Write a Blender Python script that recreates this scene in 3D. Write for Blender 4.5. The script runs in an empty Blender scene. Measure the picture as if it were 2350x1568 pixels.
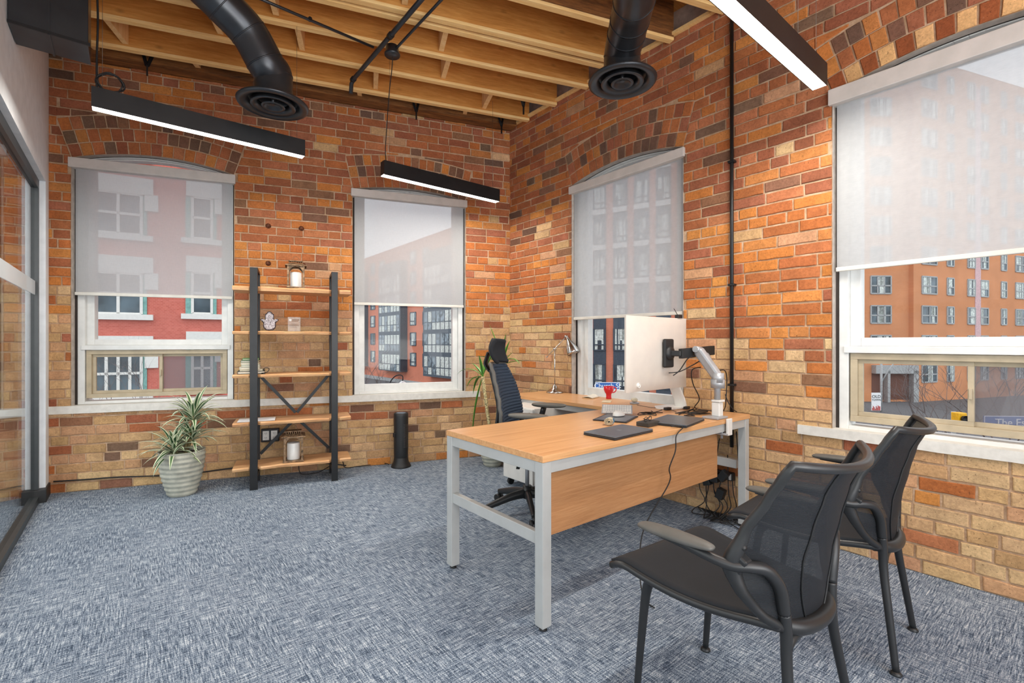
import bpy, bmesh, math, random
from mathutils import Vector, Matrix
R = random.Random(7)
S = bpy.context.scene
COL = S.collection
PI = math.pi

# ---------------------------------------------------------------- camera, sky, exposure
CAM_H = 1.22
YAW = math.atan2(880, 1090)
FWD = Vector((math.sin(YAW), math.cos(YAW))); RGT = Vector((math.cos(YAW), -math.sin(YAW)))
cam_data = bpy.data.cameras.new('camera'); cam = bpy.data.objects.new('camera', cam_data); COL.objects.link(cam)
cam.location = (0, 0, CAM_H); cam.rotation_euler = (PI/2, 0, -YAW)
cam_data.sensor_width = 36; cam_data.lens = 1090/2350*36; cam_data.shift_y = 3/2350
cam_data.clip_start = 0.02; cam_data.clip_end = 500
S.camera = cam
S.view_settings.view_transform = 'Standard'; S.view_settings.look = 'None'
S.view_settings.gamma = 1.0; S.view_settings.use_curve_mapping = False
S.view_settings.exposure = 0.0
S.cycles.use_denoising = True
S.cycles.max_bounces = 8; S.cycles.diffuse_bounces = 5; S.cycles.glossy_bounces = 4
S.cycles.transparent_max_bounces = 16; S.cycles.transmission_bounces = 6
S.cycles.sample_clamp_indirect = 6
S.cycles.caustics_reflective = False; S.cycles.caustics_refractive = False

world = bpy.data.worlds.new('overcast_sky'); S.world = world; world.use_nodes = True
wt = world.node_tree; wt.nodes.clear()
w_out = wt.nodes.new('ShaderNodeOutputWorld'); w_bg = wt.nodes.new('ShaderNodeBackground')
w_tc = wt.nodes.new('ShaderNodeTexCoord'); w_n = wt.nodes.new('ShaderNodeTexNoise'); w_r = wt.nodes.new('ShaderNodeValToRGB')
w_n.inputs['Scale'].default_value = 2.0; w_n.inputs['Detail'].default_value = 3
w_r.color_ramp.elements[0].color = (0.80, 0.86, 0.95, 1); w_r.color_ramp.elements[1].color = (0.98, 0.99, 1.0, 1)
wt.links.new(w_tc.outputs['Generated'], w_n.inputs['Vector']); wt.links.new(w_n.outputs['Fac'], w_r.inputs['Fac'])
wt.links.new(w_r.outputs['Color'], w_bg.inputs['Color']); wt.links.new(w_bg.outputs['Background'], w_out.inputs['Surface'])
w_bg.inputs['Strength'].default_value = 1.9

def area_light(name, loc, rot, sx, sy, power, color=(1, 1, 1), parent=None):
    l = bpy.data.lights.new(name, 'AREA'); l.shape = 'RECTANGLE'; l.size = sx; l.size_y = sy; l.energy = power; l.color = color
    o = bpy.data.objects.new(name, l); COL.objects.link(o); o.location = loc; o.rotation_euler = rot
    if parent: o.parent = parent
    return o

# unseen fill lights, added to brighten the room
area_light('added_rear_fill', (0.2, -2.9, 2.0), (PI/2, 0, 0.12), 3.6, 2.8, 120, (1.0, 0.985, 0.965))
area_light('added_rear_fill', (0.8, -1.3, 3.45), (0, 0, 0), 2.6, 1.8, 36, (1.0, 0.98, 0.95))
area_light('added_up_fill', (0.2, -1.1, 1.0), (PI*0.86, 0, 0.1), 2.4, 1.4, 66, (1.0, 0.97, 0.92))  # added from below to lift the ceiling, no fixture
area_light('added_corridor_fill', (-2.2, 2.6, 3.3), (0, 0, 0), 1.6, 5.0, 120, (1.0, 0.99, 0.97))  # added fill for the dark space behind the partition glass

# ---------------------------------------------------------------- materials
def lin(c):
    return tuple(((v/255)/12.92 if v/255 <= 0.04045 else ((v/255+0.055)/1.055)**2.4) for v in c)
def L4(c): return lin(c) + (1,)
class NT:
    def __init__(s, name):
        s.m = bpy.data.materials.new(name); s.m.use_nodes = True; s.t = s.m.node_tree; s.t.nodes.clear()
        s.out = s.n('OutputMaterial'); s.coord = None
    def n(s, k, **kw):
        nd = s.t.nodes.new('ShaderNode' + k)
        for a, v in kw.items(): setattr(nd, a, v)
        return nd
    def l(s, a, b): s.t.links.new(a, b)
    def obj(s, scale=(1, 1, 1), rot=(0, 0, 0), kind='Object'):
        if not s.coord: s.coord = s.n('TexCoord')
        mp = s.n('Mapping'); s.l(s.coord.outputs[kind], mp.inputs['Vector'])
        mp.inputs['Scale'].default_value = scale; mp.inputs['Rotation'].default_value = rot
        return mp.outputs['Vector']
    def noise(s, vec, scale, detail=4, rough=0.55, dist=0):
        nd = s.n('TexNoise'); s.l(vec, nd.inputs['Vector']); nd.inputs['Scale'].default_value = scale
        nd.inputs['Detail'].default_value = detail; nd.inputs['Roughness'].default_value = rough; nd.inputs['Distortion'].default_value = dist
        return nd.outputs['Fac']
    def ramp(s, fac, stops, interp='LINEAR'):
        nd = s.n('ValToRGB'); s.l(fac, nd.inputs['Fac']); cr = nd.color_ramp; cr.interpolation = interp
        while len(cr.elements) < len(stops): cr.elements.new(0.5)
        for e, (p, c) in zip(cr.elements, stops): e.position = p; e.color = c if len(c) == 4 else L4(c)
        return nd.outputs['Color']
    def mix(s, fac, a, b, blend='MIX'):
        nd = s.n('MixRGB', blend_type=blend)
        for i, v in ((0, fac), (1, a), (2, b)):
            if hasattr(v, 'is_linked') or hasattr(v, 'links'): s.l(v, nd.inputs[i])
            else: nd.inputs[i].default_value = v if i == 0 else (v if len(v) == 4 else L4(v))
        return nd.outputs[0]
    def math(s, op, a, b=0.0):
        nd = s.n('Math', operation=op)
        for i, v in ((0, a), (1, b)):
            if hasattr(v, 'links'): s.l(v, nd.inputs[i])
            else: nd.inputs[i].default_value = v
        return nd.outputs[0]
    def bump(s, h, strength=0.3, dist=0.002):
        nd = s.n('Bump'); s.l(h, nd.inputs['Height']); nd.inputs['Strength'].default_value = strength; nd.inputs['Distance'].default_value = dist
        return nd.outputs['Normal']
    def bsdf(s, col, rough=0.5, metal=0.0, normal=None, spec=0.5, **kw):
        b = s.n('BsdfPrincipled')
        if hasattr(col, 'links'): s.l(col, b.inputs['Base Color'])
        else: b.inputs['Base Color'].default_value = L4(col)
        if hasattr(rough, 'links'): s.l(rough, b.inputs['Roughness'])
        else: b.inputs['Roughness'].default_value = rough
        b.inputs['Metallic'].default_value = metal; b.inputs['Specular IOR Level'].default_value = spec
        if normal: s.l(normal, b.inputs['Normal'])
        for k, v in kw.items(): b.inputs[k.replace('_', ' ')].default_value = v
        return b
    def end(s, sh):
        s.l(sh.outputs[0] if hasattr(sh, 'outputs') else sh, s.out.inputs['Surface']); return s.m

def plain(name, c, rough=0.5, metal=0.0, var=0.06, vscale=12, bump=0.0, bscale=200, spec=0.5, **kw):
    t = NT(name); v = t.obj()
    n = t.noise(v, vscale, 3)
    dark = tuple(int(x*(1-var*2)) for x in c); lite = tuple(min(255, int(x*(1+var))) for x in c)
    col = t.ramp(n, [(0.3, dark), (0.7, lite)])
    nb = t.bump(t.noise(v, bscale, 2), bump, 0.001) if bump else None
    return t.end(t.bsdf(col, rough, metal, nb, spec, **kw))

def mat_brick(name='brick_clay'):
    t = NT(name); v = t.obj()
    at = t.n('Attribute', attribute_name='Col').outputs['Color']
    n1 = t.noise(v, 9, 5, 0.65); n2 = t.noise(v, 70, 5, 0.7)
    c = t.mix(1.0, at, t.ramp(n1, [(0.3, (0.80, 0.79, 0.78, 1)), (0.7, (1.14, 1.14, 1.14, 1))]), 'MULTIPLY')
    c = t.mix(1.0, c, t.ramp(n2, [(0.32, (0.78, 0.76, 0.75, 1)), (0.62, (1.10, 1.10, 1.10, 1))]), 'MULTIPLY')
    pit = t.ramp(t.noise(v, 120, 2), [(0.28, (0, 0, 0, 1)), (0.34, (1, 1, 1, 1))])
    c = t.mix(t.math('MULTIPLY', t.math('SUBTRACT', 1.0, pit), 0.6), c, (70, 50, 38))
    salt = t.ramp(t.noise(v, 26, 6, 0.75), [(0.66, (0, 0, 0, 1)), (0.76, (1, 1, 1, 1))])
    c = t.mix(t.math('MULTIPLY', salt, 0.45), c, (222, 196, 172))
    h = t.math('ADD', t.math('MULTIPLY', n2, 0.7), t.math('MULTIPLY', pit, 0.3))
    return t.end(t.bsdf(c, 0.86, 0, t.bump(h, 0.8, 0.005), 0.25))
def mat_mortar(name='lime_mortar', a=(196, 164, 134), b=(220, 192, 164), lo=(168, 132, 98)):
    t = NT(name); v = t.obj()
    c = t.ramp(t.noise(v, 14, 6, 0.7), [(0.25, lo), (0.5, a), (0.72, b)])
    gap = t.ramp(t.noise(v, 11, 6, 0.8), [(0.30, (1, 1, 1, 1)), (0.36, (0, 0, 0, 1))])
    c = t.mix(t.math('MULTIPLY', gap, 0.75), c, (62, 48, 38))
    return t.end(t.bsdf(c, 0.95, 0, t.bump(t.noise(v, 90, 6, 0.75), 0.9, 0.006), 0.15))
def mat_wood(name, dark, mid, lite, axis=0, scale=1.0, rough=0.45, knots=0.0, stretch=14, kind='Object', bump=0.15, rot=(0, 0, 0), fine=0.35):
    t = NT(name); sc = [stretch*scale]*3; sc[axis] = scale
    v = t.obj(tuple(sc), rot, kind)
    n = t.noise(v, 1.6, 8, 0.62, 0.6); f = t.noise(v, 9, 5, 0.7)
    c = t.ramp(n, [(0.3, dark), (0.5, mid), (0.7, lite)])
    c = t.mix(fine, c, t.ramp(f, [(0.35, dark), (0.65, lite)]))
    if knots:
        kv = t.obj(tuple((3.0 if i != axis else 1.6) for i in range(3)), rot, kind)
        vo = t.n('TexVoronoi'); t.l(kv, vo.inputs['Vector']); vo.inputs['Scale'].default_value = 1.6
        k = t.ramp(vo.outputs['Distance'], [(0.0, (1, 1, 1, 1)), (0.10, (0, 0, 0, 1))])
        c = t.mix(t.math('MULTIPLY', k, knots), c, tuple(int(x*0.45) for x in dark))
    return t.end(t.bsdf(c, rough, 0, t.bump(f, bump, 0.002), 0.35))
def mat_carpet():
    t = NT('carpet_tile'); v = t.obj()
    ck = t.n('TexChecker'); t.l(t.obj((2.0, 2.0, 0)), ck.inputs['Vector']); ck.inputs['Scale'].default_value = 1.0
    sa = t.noise(t.obj((190, 13, 1)), 1, 2, 0.6); sb = t.noise(t.obj((13, 190, 1)), 1, 2, 0.6)
    sel = t.math('MULTIPLY', ck.outputs['Fac'], 0.22)
    m = t.n('Mix', data_type='FLOAT'); t.l(t.math('ADD', sel, 0.42), m.inputs[0]); t.l(sa, m.inputs[2]); t.l(sb, m.inputs[3])
    fib = t.noise(v, 230, 2, 0.6)
    big = t.noise(v, 2.2, 4, 0.6)
    f = t.math('ADD', t.math('MULTIPLY', m.outputs[0], 0.62), t.math('MULTIPLY', fib, 0.38))
    f = t.math('ADD', f, t.math('MULTIPLY', t.math('SUBTRACT', big, 0.5), 0.05))
    c = t.ramp(f, [(0.40, (54, 66, 82)), (0.47, (98, 112, 131)), (0.53, (144, 158, 174)), (0.61, (210, 217, 223))])
    return t.end(t.bsdf(c, 1.0, 0, t.bump(f, 0.8, 0.006), 0.05))
def mat_glass(name, tint=(1, 1, 1), ior=1.5, rough=0.0, haze=0.0, hazec=(200, 205, 210)):
    t = NT(name); lw = t.n('LayerWeight'); lw.inputs['Blend'].default_value = 0.5
    r0 = ((ior-1)/(ior+1))**2; fr = t.n('Math', operation='MULTIPLY_ADD'); fr.inputs[1].default_value = 1-r0; fr.inputs[2].default_value = r0
    t.l(t.math('POWER', lw.outputs['Facing'], 5.0), fr.inputs[0])
    tr = t.n('BsdfTransparent'); tr.inputs['Color'].default_value = tint + (1,)
    gl = t.n('BsdfGlossy'); gl.inputs['Roughness'].default_value = rough
    mx = t.n('MixShader'); t.l(fr.outputs[0], mx.inputs[0]); t.l(tr.outputs[0], mx.inputs[1]); t.l(gl.outputs[0], mx.inputs[2])
    sh = mx.outputs[0]
    if haze:
        d = t.n('BsdfDiffuse'); d.inputs['Color'].default_value = L4(hazec)
        m2 = t.n('MixShader'); m2.inputs[0].default_value = haze; t.l(sh, m2.inputs[1]); t.l(d.outputs[0], m2.inputs[2]); sh = m2.outputs[0]
    return t.end(sh)
def mat_fabric_blind():
    t = NT('blind_screen_fabric'); v = t.obj()
    w = t.math('ADD', t.math('MULTIPLY', t.noise(t.obj((400, 30, 30)), 1, 2), 0.5), t.math('MULTIPLY', t.noise(t.obj((30, 30, 500)), 1, 2), 0.5))
    c = t.ramp(w, [(0.35, (212, 212, 213)), (0.65, (221, 221, 221))])
    d = t.n('BsdfDiffuse'); t.l(c, d.inputs['Color']); tl = t.n('BsdfTranslucent'); t.l(c, tl.inputs['Color'])
    tr = t.n('BsdfTransparent'); tr.inputs['Color'].default_value = (0.97, 0.98, 1, 1)
    m1 = t.n('MixShader'); m1.inputs[0].default_value = 0.5; t.l(d.outputs[0], m1.inputs[1]); t.l(tl.outputs[0], m1.inputs[2])
    m2 = t.n('MixShader'); m2.inputs[0].default_value = 0.40; t.l(m1.outputs[0], m2.inputs[1]); t.l(tr.outputs[0], m2.inputs[2])
    return t.end(m2.outputs[0])
def mat_emit(name, c, strength):
    t = NT(name); e = t.n('Emission'); e.inputs['Color'].default_value = L4(c); e.inputs['Strength'].default_value = strength
    return t.end(e)
def mat_facade(name, c1, c2, mortar, scale=1.0):
    t = NT(name); v = t.obj(kind='Object')
    sx = t.n('SeparateXYZ'); t.l(v, sx.inputs[0]); cb = t.n('CombineXYZ')
    t.l(sx.outputs[0], cb.inputs[0]); t.l(sx.outputs[2], cb.inputs[1])
    b = t.n('TexBrick'); t.l(cb.outputs[0], b.inputs['Vector']); b.inputs['Scale'].default_value = 4.5*scale
    b.inputs['Color1'].default_value = L4(c1); b.inputs['Color2'].default_value = L4(c2); b.inputs['Mortar'].default_value = L4(mortar)
    b.inputs['Mortar Size'].default_value = 0.012
    c = t.mix(1.0, b.outputs['Color'], t.ramp(t.noise(v, 0.35, 5), [(0.3, (0.86, 0.86, 0.86, 1)), (0.7, (1.08, 1.08, 1.08, 1))]), 'MULTIPLY')
    return t.end(t.bsdf(c, 0.9, spec=0.2))

M = {}
M['brick'] = mat_brick(); M['mortar'] = mat_mortar()
M['reveal'] = plain('painted_reveal', (190, 180, 170), 0.8, var=0.06, vscale=20, bump=0.3, bscale=60)
M['darkgap'] = plain('dark_caulk', (50, 44, 40), 0.9)
M['white_frame'] = plain('white_window_paint', (222, 223, 221), 0.45, var=0.02)
M['sill'] = plain('old_white_sill_paint', (220, 217, 210), 0.55, var=0.025, vscale=25, bump=0.2, bscale=50)
M['tan'] = plain('tan_vinyl', (186, 172, 146), 0.5, var=0.04)
M['glass'] = mat_glass('window_glass', (0.97, 0.98, 0.98), 1.2)
M['screen_glass'] = mat_glass('insect_screen_glass', (0.8, 0.8, 0.82), 1.45, haze=0.35, hazec=(140, 138, 142))
M['part_glass'] = mat_glass('partition_glass', (0.92, 0.95, 0.95), 1.8)
M['frost'] = mat_glass('frosted_film', (0.8, 0.84, 0.86), 1.3, haze=0.75, hazec=(220, 226, 230))
M['blind'] = mat_fabric_blind(); M['blind_solid'] = plain('blind_metal_cover', (206, 199, 193), 0.5, var=0.02)
M['blind_bar'] = plain('blind_bottom_bar', (212, 209, 200), 0.5, var=0.02)
M['white_wall'] = plain('white_wall_paint', (236, 241, 246), 0.8, var=0.015, bump=0.2, bscale=150)
M['black_frame'] = plain('charcoal_metal_frame', (52, 56, 58), 0.4, var=0.05)
M['carpet'] = mat_carpet()
M['joist'] = mat_wood('joist_timber', (176, 110, 46), (208, 140, 66), (230, 168, 92), 0, 1.0, 0.7, 0.5, 12)
M['joist2'] = mat_wood('pale_and_lit_timber', (230, 178, 108), (246, 204, 136), (252, 222, 164), 0, 1.0, 0.7, 0.35, 12)  # light on the joist bottoms is in this colour; also the pale top plate
M['oldwood'] = mat_wood('old_dark_timber', (52, 34, 22), (120, 76, 40), (172, 114, 60), 0, 1.0, 0.8, 0.8, 9, bump=0.5)
M['deck'] = mat_wood('deck_boards', (176, 112, 52), (206, 140, 72), (224, 164, 92), 0, 1.0, 0.75, 0.3, 10)
M['block'] = mat_wood('blocking_timber', (214, 164, 104), (236, 192, 132), (246, 212, 160), 2, 1.0, 0.7, 0.2, 10)
M['black_metal'] = plain('black_painted_metal', (34, 35, 37), 0.38, 0.3, var=0.08)
M['duct'] = plain('black_duct_paint', (66, 68, 72), 0.30, 0.6, var=0.06, vscale=5)
M['black_plastic'] = plain('black_plastic', (30, 31, 33), 0.5, var=0.08)
M['asphalt'] = plain('asphalt', (96, 96, 98), 0.9, var=0.1)

# ---------------------------------------------------------------- mesh builder
class MB:
    def __init__(s): s.v = []; s.f = []; s.m = []; s.sm = []; s.c = []
    def add(s, vs, fs, mi=0, smooth=False, col=None):
        o = len(s.v); s.v += [tuple(x) for x in vs]
        for f in fs: s.f.append([i+o for i in f]); s.m.append(mi); s.sm.append(smooth); s.c.append(col)
        return s
    def box(s, a, b, mi=0):
        x0, y0, z0 = a; x1, y1, z1 = b
        return s.add([(x0,y0,z0),(x1,y0,z0),(x1,y1,z0),(x0,y1,z0),(x0,y0,z1),(x1,y0,z1),(x1,y1,z1),(x0,y1,z1)],
              [(0,3,2,1),(4,5,6,7),(0,1,5,4),(1,2,6,5),(2,3,7,6),(3,0,4,7)], mi)
    def cbox(s, c, h, mi=0, rot=None):
        vs = []
        for dz in (-1, 1):
            for dx, dy in ((-1,-1),(1,-1),(1,1),(-1,1)):
                p = Vector((dx*h[0], dy*h[1], dz*h[2]))
                if rot is not None: p = rot @ p
                vs.append(p + Vector(c))
        return s.add(vs, [(0,3,2,1),(4,5,6,7),(0,1,5,4),(1,2,6,5),(2,3,7,6),(3,0,4,7)], mi)
    def bar(s, a, b, w, h, mi=0, up=(0, 0, 1)):
        a = Vector(a); b = Vector(b); d = (b-a).normalized(); u = Vector(up)
        if abs(d.dot(u)) > 0.98: u = Vector((0, 1, 0))
        x = d.cross(u).normalized(); y = x.cross(d)
        vs = [p + x*(w/2*i) + y*(h/2*j) for p in (a, b) for i, j in ((-1,-1),(1,-1),(1,1),(-1,1))]
        return s.add(vs, [(0,3,2,1),(4,5,6,7),(0,1,5,4),(1,2,6,5),(2,3,7,6),(3,0,4,7)], mi)
    def tube(s, pts, r, seg=10, mi=0, caps=True, closed=False, flat=None):
        """r: number or list; flat=(sx, sy) squashes the section"""
        pts = [Vector(p) for p in pts]; n = len(pts); rs = r if isinstance(r, (list, tuple)) else [r]*n
        tan = []
        for i in range(n):
            if closed: t = pts[(i+1) % n] - pts[i-1]
            else: t = pts[min(i+1, n-1)] - pts[max(i-1, 0)]
            tan.append(t.normalized())
        u = Vector((0, 0, 1)) if abs(tan[0].z) < 0.9 else Vector((1, 0, 0))
        x = tan[0].cross(u).normalized(); vs = []
        for i in range(n):
            if i: x = (x - tan[i]*x.dot(tan[i])).normalized()
            y = tan[i].cross(x); fx, fy = flat or (1, 1)
            for k in range(seg):
                a = 2*PI*k/seg; vs.append(pts[i] + x*(math.cos(a)*rs[i]*fx) + y*(math.sin(a)*rs[i]*fy))
        fs = []
        for i in range(n if closed else n-1):
            j = (i+1) % n
            for k in range(seg): fs.append((i*seg+k, i*seg+(k+1) % seg, j*seg+(k+1) % seg, j*seg+k))
        s.add(vs, fs, mi, True)
        if caps and not closed:
            o = len(s.v) - n*seg
            s.f.append([o+k for k in range(seg)][::-1]); s.m.append(mi); s.sm.append(False); s.c.append(None)
            s.f.append([o+(n-1)*seg+k for k in range(seg)]); s.m.append(mi); s.sm.append(False); s.c.append(None)
        return s
    def lathe(s, prof, c=(0, 0, 0), seg=32, mi=0, axis=None, smooth=True):
        """prof: (r, z) list; axis: optional direction of z"""
        q = Vector((0, 0, 1)).rotation_difference(Vector(axis)) if axis is not None else None
        vs = []; c = Vector(c)
        for r, z in prof:
            for k in range(seg):
                a = 2*PI*k/seg; p = Vector((r*math.cos(a), r*math.sin(a), z))
                if q: p = q @ p
                vs.append(p + c)
        fs = [(i*seg+k, i*seg+(k+1) % seg, (i+1)*seg+(k+1) % seg, (i+1)*seg+k) for i in range(len(prof)-1) for k in range(seg)]
        return s.add(vs, fs, mi, smooth)
    def prism(s, poly, a, b, fn, mi=0):
        """poly: 2D list, extruded from a to b, fn(u, v, w) -> point"""
        n = len(poly); vs = [fn(u, v, a) for u, v in poly] + [fn(u, v, b) for u, v in poly]
        fs = [list(range(n))[::-1], [n+i for i in range(n)]] + [(i, (i+1) % n, n+(i+1) % n, n+i) for i in range(n)]
        return s.add(vs, fs, mi)
    def strip(s, A, B, fn, a, b, mi=0):
        """ring between two polylines of equal length, extruded a..b"""
        n = len(A)
        for i in range(n-1):
            q = [A[i], A[i+1], B[i+1], B[i]]; s.prism(q, a, b, fn, mi)
        return s
    def grid(s, fn, nu, nv, mi=0, smooth=True, closeu=False):
        vs = [fn(i/(nu if closeu else nu-1), j/(nv-1)) for j in range(nv) for i in range(nu)]
        fs = []
        for j in range(nv-1):
            for i in range(nu if closeu else nu-1):
                k = (i+1) % nu; fs.append((j*nu+i, j*nu+k, (j+1)*nu+k, (j+1)*nu+i))
        return s.add(vs, fs, mi, smooth)
    def build(s, name, mats, parent=None, world=False, bevel=0, solid=0, sub=0, normals=True):
        me = bpy.data.meshes.new(name)
        vs = s.v
        if world and parent is not None:
            inv = Matrix.LocRotScale(parent.location, parent.rotation_euler, None).inverted()
            p = parent.parent
            while p is not None:
                inv = inv @ Matrix.LocRotScale(p.location, p.rotation_euler, None).inverted(); p = p.parent
            vs = [inv @ Vector(v) for v in vs]
        me.from_pydata(vs, [], s.f)
        if not isinstance(mats, (list, tuple)): mats = [mats]
        for m in mats: me.materials.append(m)
        me.polygons.foreach_set('material_index', s.m); me.polygons.foreach_set('use_smooth', s.sm)
        if any(c is not None for c in s.c):
            at = me.color_attributes.new('Col', 'FLOAT_COLOR', 'CORNER'); arr = []
            for p, c in zip(me.polygons, s.c): arr += list((c or (1, 1, 1)) + (1,))*p.loop_total
            at.data.foreach_set('color', arr)
        me.update()
        if normals:
            bm = bmesh.new(); bm.from_mesh(me); bmesh.ops.recalc_face_normals(bm, faces=bm.faces); bm.to_mesh(me); bm.free()
        o = bpy.data.objects.new(name, me); COL.objects.link(o)
        if parent is not None: o.parent = parent
        if solid:
            md = o.modifiers.new('solidify', 'SOLIDIFY'); md.thickness = solid; md.offset = 0
        if bevel:
            md = o.modifiers.new('bevel', 'BEVEL'); md.width = bevel; md.segments = 2; md.limit_method = 'ANGLE'; md.angle_limit = 0.7
        if sub:
            md = o.modifiers.new('subsurf', 'SUBSURF'); md.levels = sub; md.render_levels = sub
        return o

def tag(o, label=None, cat=None, group=None, kind=None):
    if label: o['label'] = label
    if cat: o['category'] = cat
    if group: o['group'] = group
    if kind: o['kind'] = kind
    return o
def thing(name, label, cat, loc=(0, 0, 0), rz=0, group=None, kind=None):
    o = bpy.data.objects.new(name, None); COL.objects.link(o); o.location = loc; o.rotation_euler = (0, 0, rz)
    o.empty_display_size = 0.1
    return tag(o, label, cat, group, kind)
def copy_tree(o, parent=None):
    c = o.copy(); COL.objects.link(c)
    if parent: c.parent = parent
    for ch in list(o.children): copy_tree(ch, c)
    return c
def smooth_path(pts, n=6):
    """Catmull-Rom through points"""
    pts = [Vector(p) for p in pts]; out = []
    for i in range(len(pts)-1):
        p0 = pts[max(i-1, 0)]; p1 = pts[i]; p2 = pts[i+1]; p3 = pts[min(i+2, len(pts)-1)]
        for k in range(n):
            t = k/n
            out.append(0.5*((2*p1)+(p2-p0)*t+(2*p0-5*p1+4*p2-p3)*t*t+(3*p1-p0-3*p2+p3)*t**3))
    out.append(pts[-1]); return out

# ---------------------------------------------------------------- room frame
XB = 3.262
CA = Vector((3.262, 4.075)); ua = Vector((-3.755, 1.25)).normalized(); na = Vector((-ua.y, -(-ua.x))) # fixed below
na = Vector((-ua.y, ua.x)); 
if na.y > 0: na = -na                       # points into the room
def fA(u, z, d=0.0):                        # wall at the back: u = distance from the corner, d = outward
    p = CA + ua*u - na*d; return Vector((p.x, p.y, z))
def fB(u, z, d=0.0): return Vector((XB+d, u, z))
XL = -0.50
Y_REAR = -3.2
Z_DECK = 3.84

# ---------------------------------------------------------------- brick walls
def c_jit(c, j):
    k = 1 + R.uniform(-j, j); return tuple(max(0, min(1, x*k*(1+R.uniform(-j*0.3, j*0.3)))) for x in lin(c))
ORANGE = [(188, 116, 64), (196, 124, 64), (182, 108, 60), (192, 126, 72), (174, 104, 62), (202, 134, 72)]
RED = [(162, 98, 66), (170, 104, 68), (152, 92, 66), (176, 108, 68), (164, 102, 76), (182, 116, 80)]
BUFF = [(200, 164, 120), (194, 156, 112), (206, 172, 128), (188, 150, 108), (208, 174, 132), (196, 150, 114)]
DARK = [(124, 90, 72), (112, 86, 72), (134, 96, 76), (122, 96, 78), (142, 102, 76)]
def brick_color(u, z, zt, wall):
    r = R.random()
    lim = zt(u) + R.uniform(-0.09, 0.09)
    if z < lim:
        if wall == 'A' and 0.44 < z < 0.64:
            pal = RED if r < 0.5 else (DARK if r < 0.68 else BUFF)
        elif r < 0.86: pal = BUFF
        elif r < 0.92: pal = ORANGE
        elif r < 0.96: pal = RED
        else: pal = DARK
    elif z < 2.15:
        pal = ORANGE if r < 0.66 else (RED if r < 0.88 else (DARK if r < 0.93 else BUFF))
    else:
        pal = RED if r < 0.60 else (ORANGE if r < 0.86 else (DARK if r < 0.975 else BUFF))
    return c_jit(R.choice(pal), 0.09)
def brick(mb, poly, fn, col, dep=0.0):
    """poly: 4 corners (u,z) counter-clockwise from lower left"""
    pts = []; n = (4, 2, 4, 2)
    for i in range(4):
        a = poly[i]; b = poly[(i+1) % 4]
        L = math.hypot(b[0]-a[0], b[1]-a[1]); k = max(1, min(4, int(L/0.05)))
        for j in range(k):
            t = j/k; pts.append((a[0]+(b[0]-a[0])*t+R.uniform(-0.0016, 0.0016), a[1]+(b[1]-a[1])*t+R.uniform(-0.0016, 0.0016)))
    cu = sum(p[0] for p in pts)/len(pts); cz = sum(p[1] for p in pts)/len(pts); n = len(pts)
    o = dep + R.uniform(-0.003, 0.003); tl = R.uniform(-0.02, 0.02)
    def ins(p, k):
        du = p[0]-cu; dz = p[1]-cz; L = math.hypot(du, dz) or 1
        return (p[0]-du/L*k, p[1]-dz/L*k)
    vs = [fn(p[0], p[1], 0.014) for p in pts]
    vs += [fn(p[0], p[1], 0.0035+o+(p[0]-cu)*tl) for p in pts]
    vs += [fn(*ins(p, 0.005), o+(p[0]-cu)*tl) for p in pts]
    fs = []
    for r_ in (0, 1):
        for i in range(n): j = (i+1) % n; fs.append((r_*n+i, r_*n+j, (r_+1)*n+j, (r_+1)*n+i))
    fs.append([2*n+i for i in range(n)])
    mb.add(vs, fs, 0, False, col)
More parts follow.
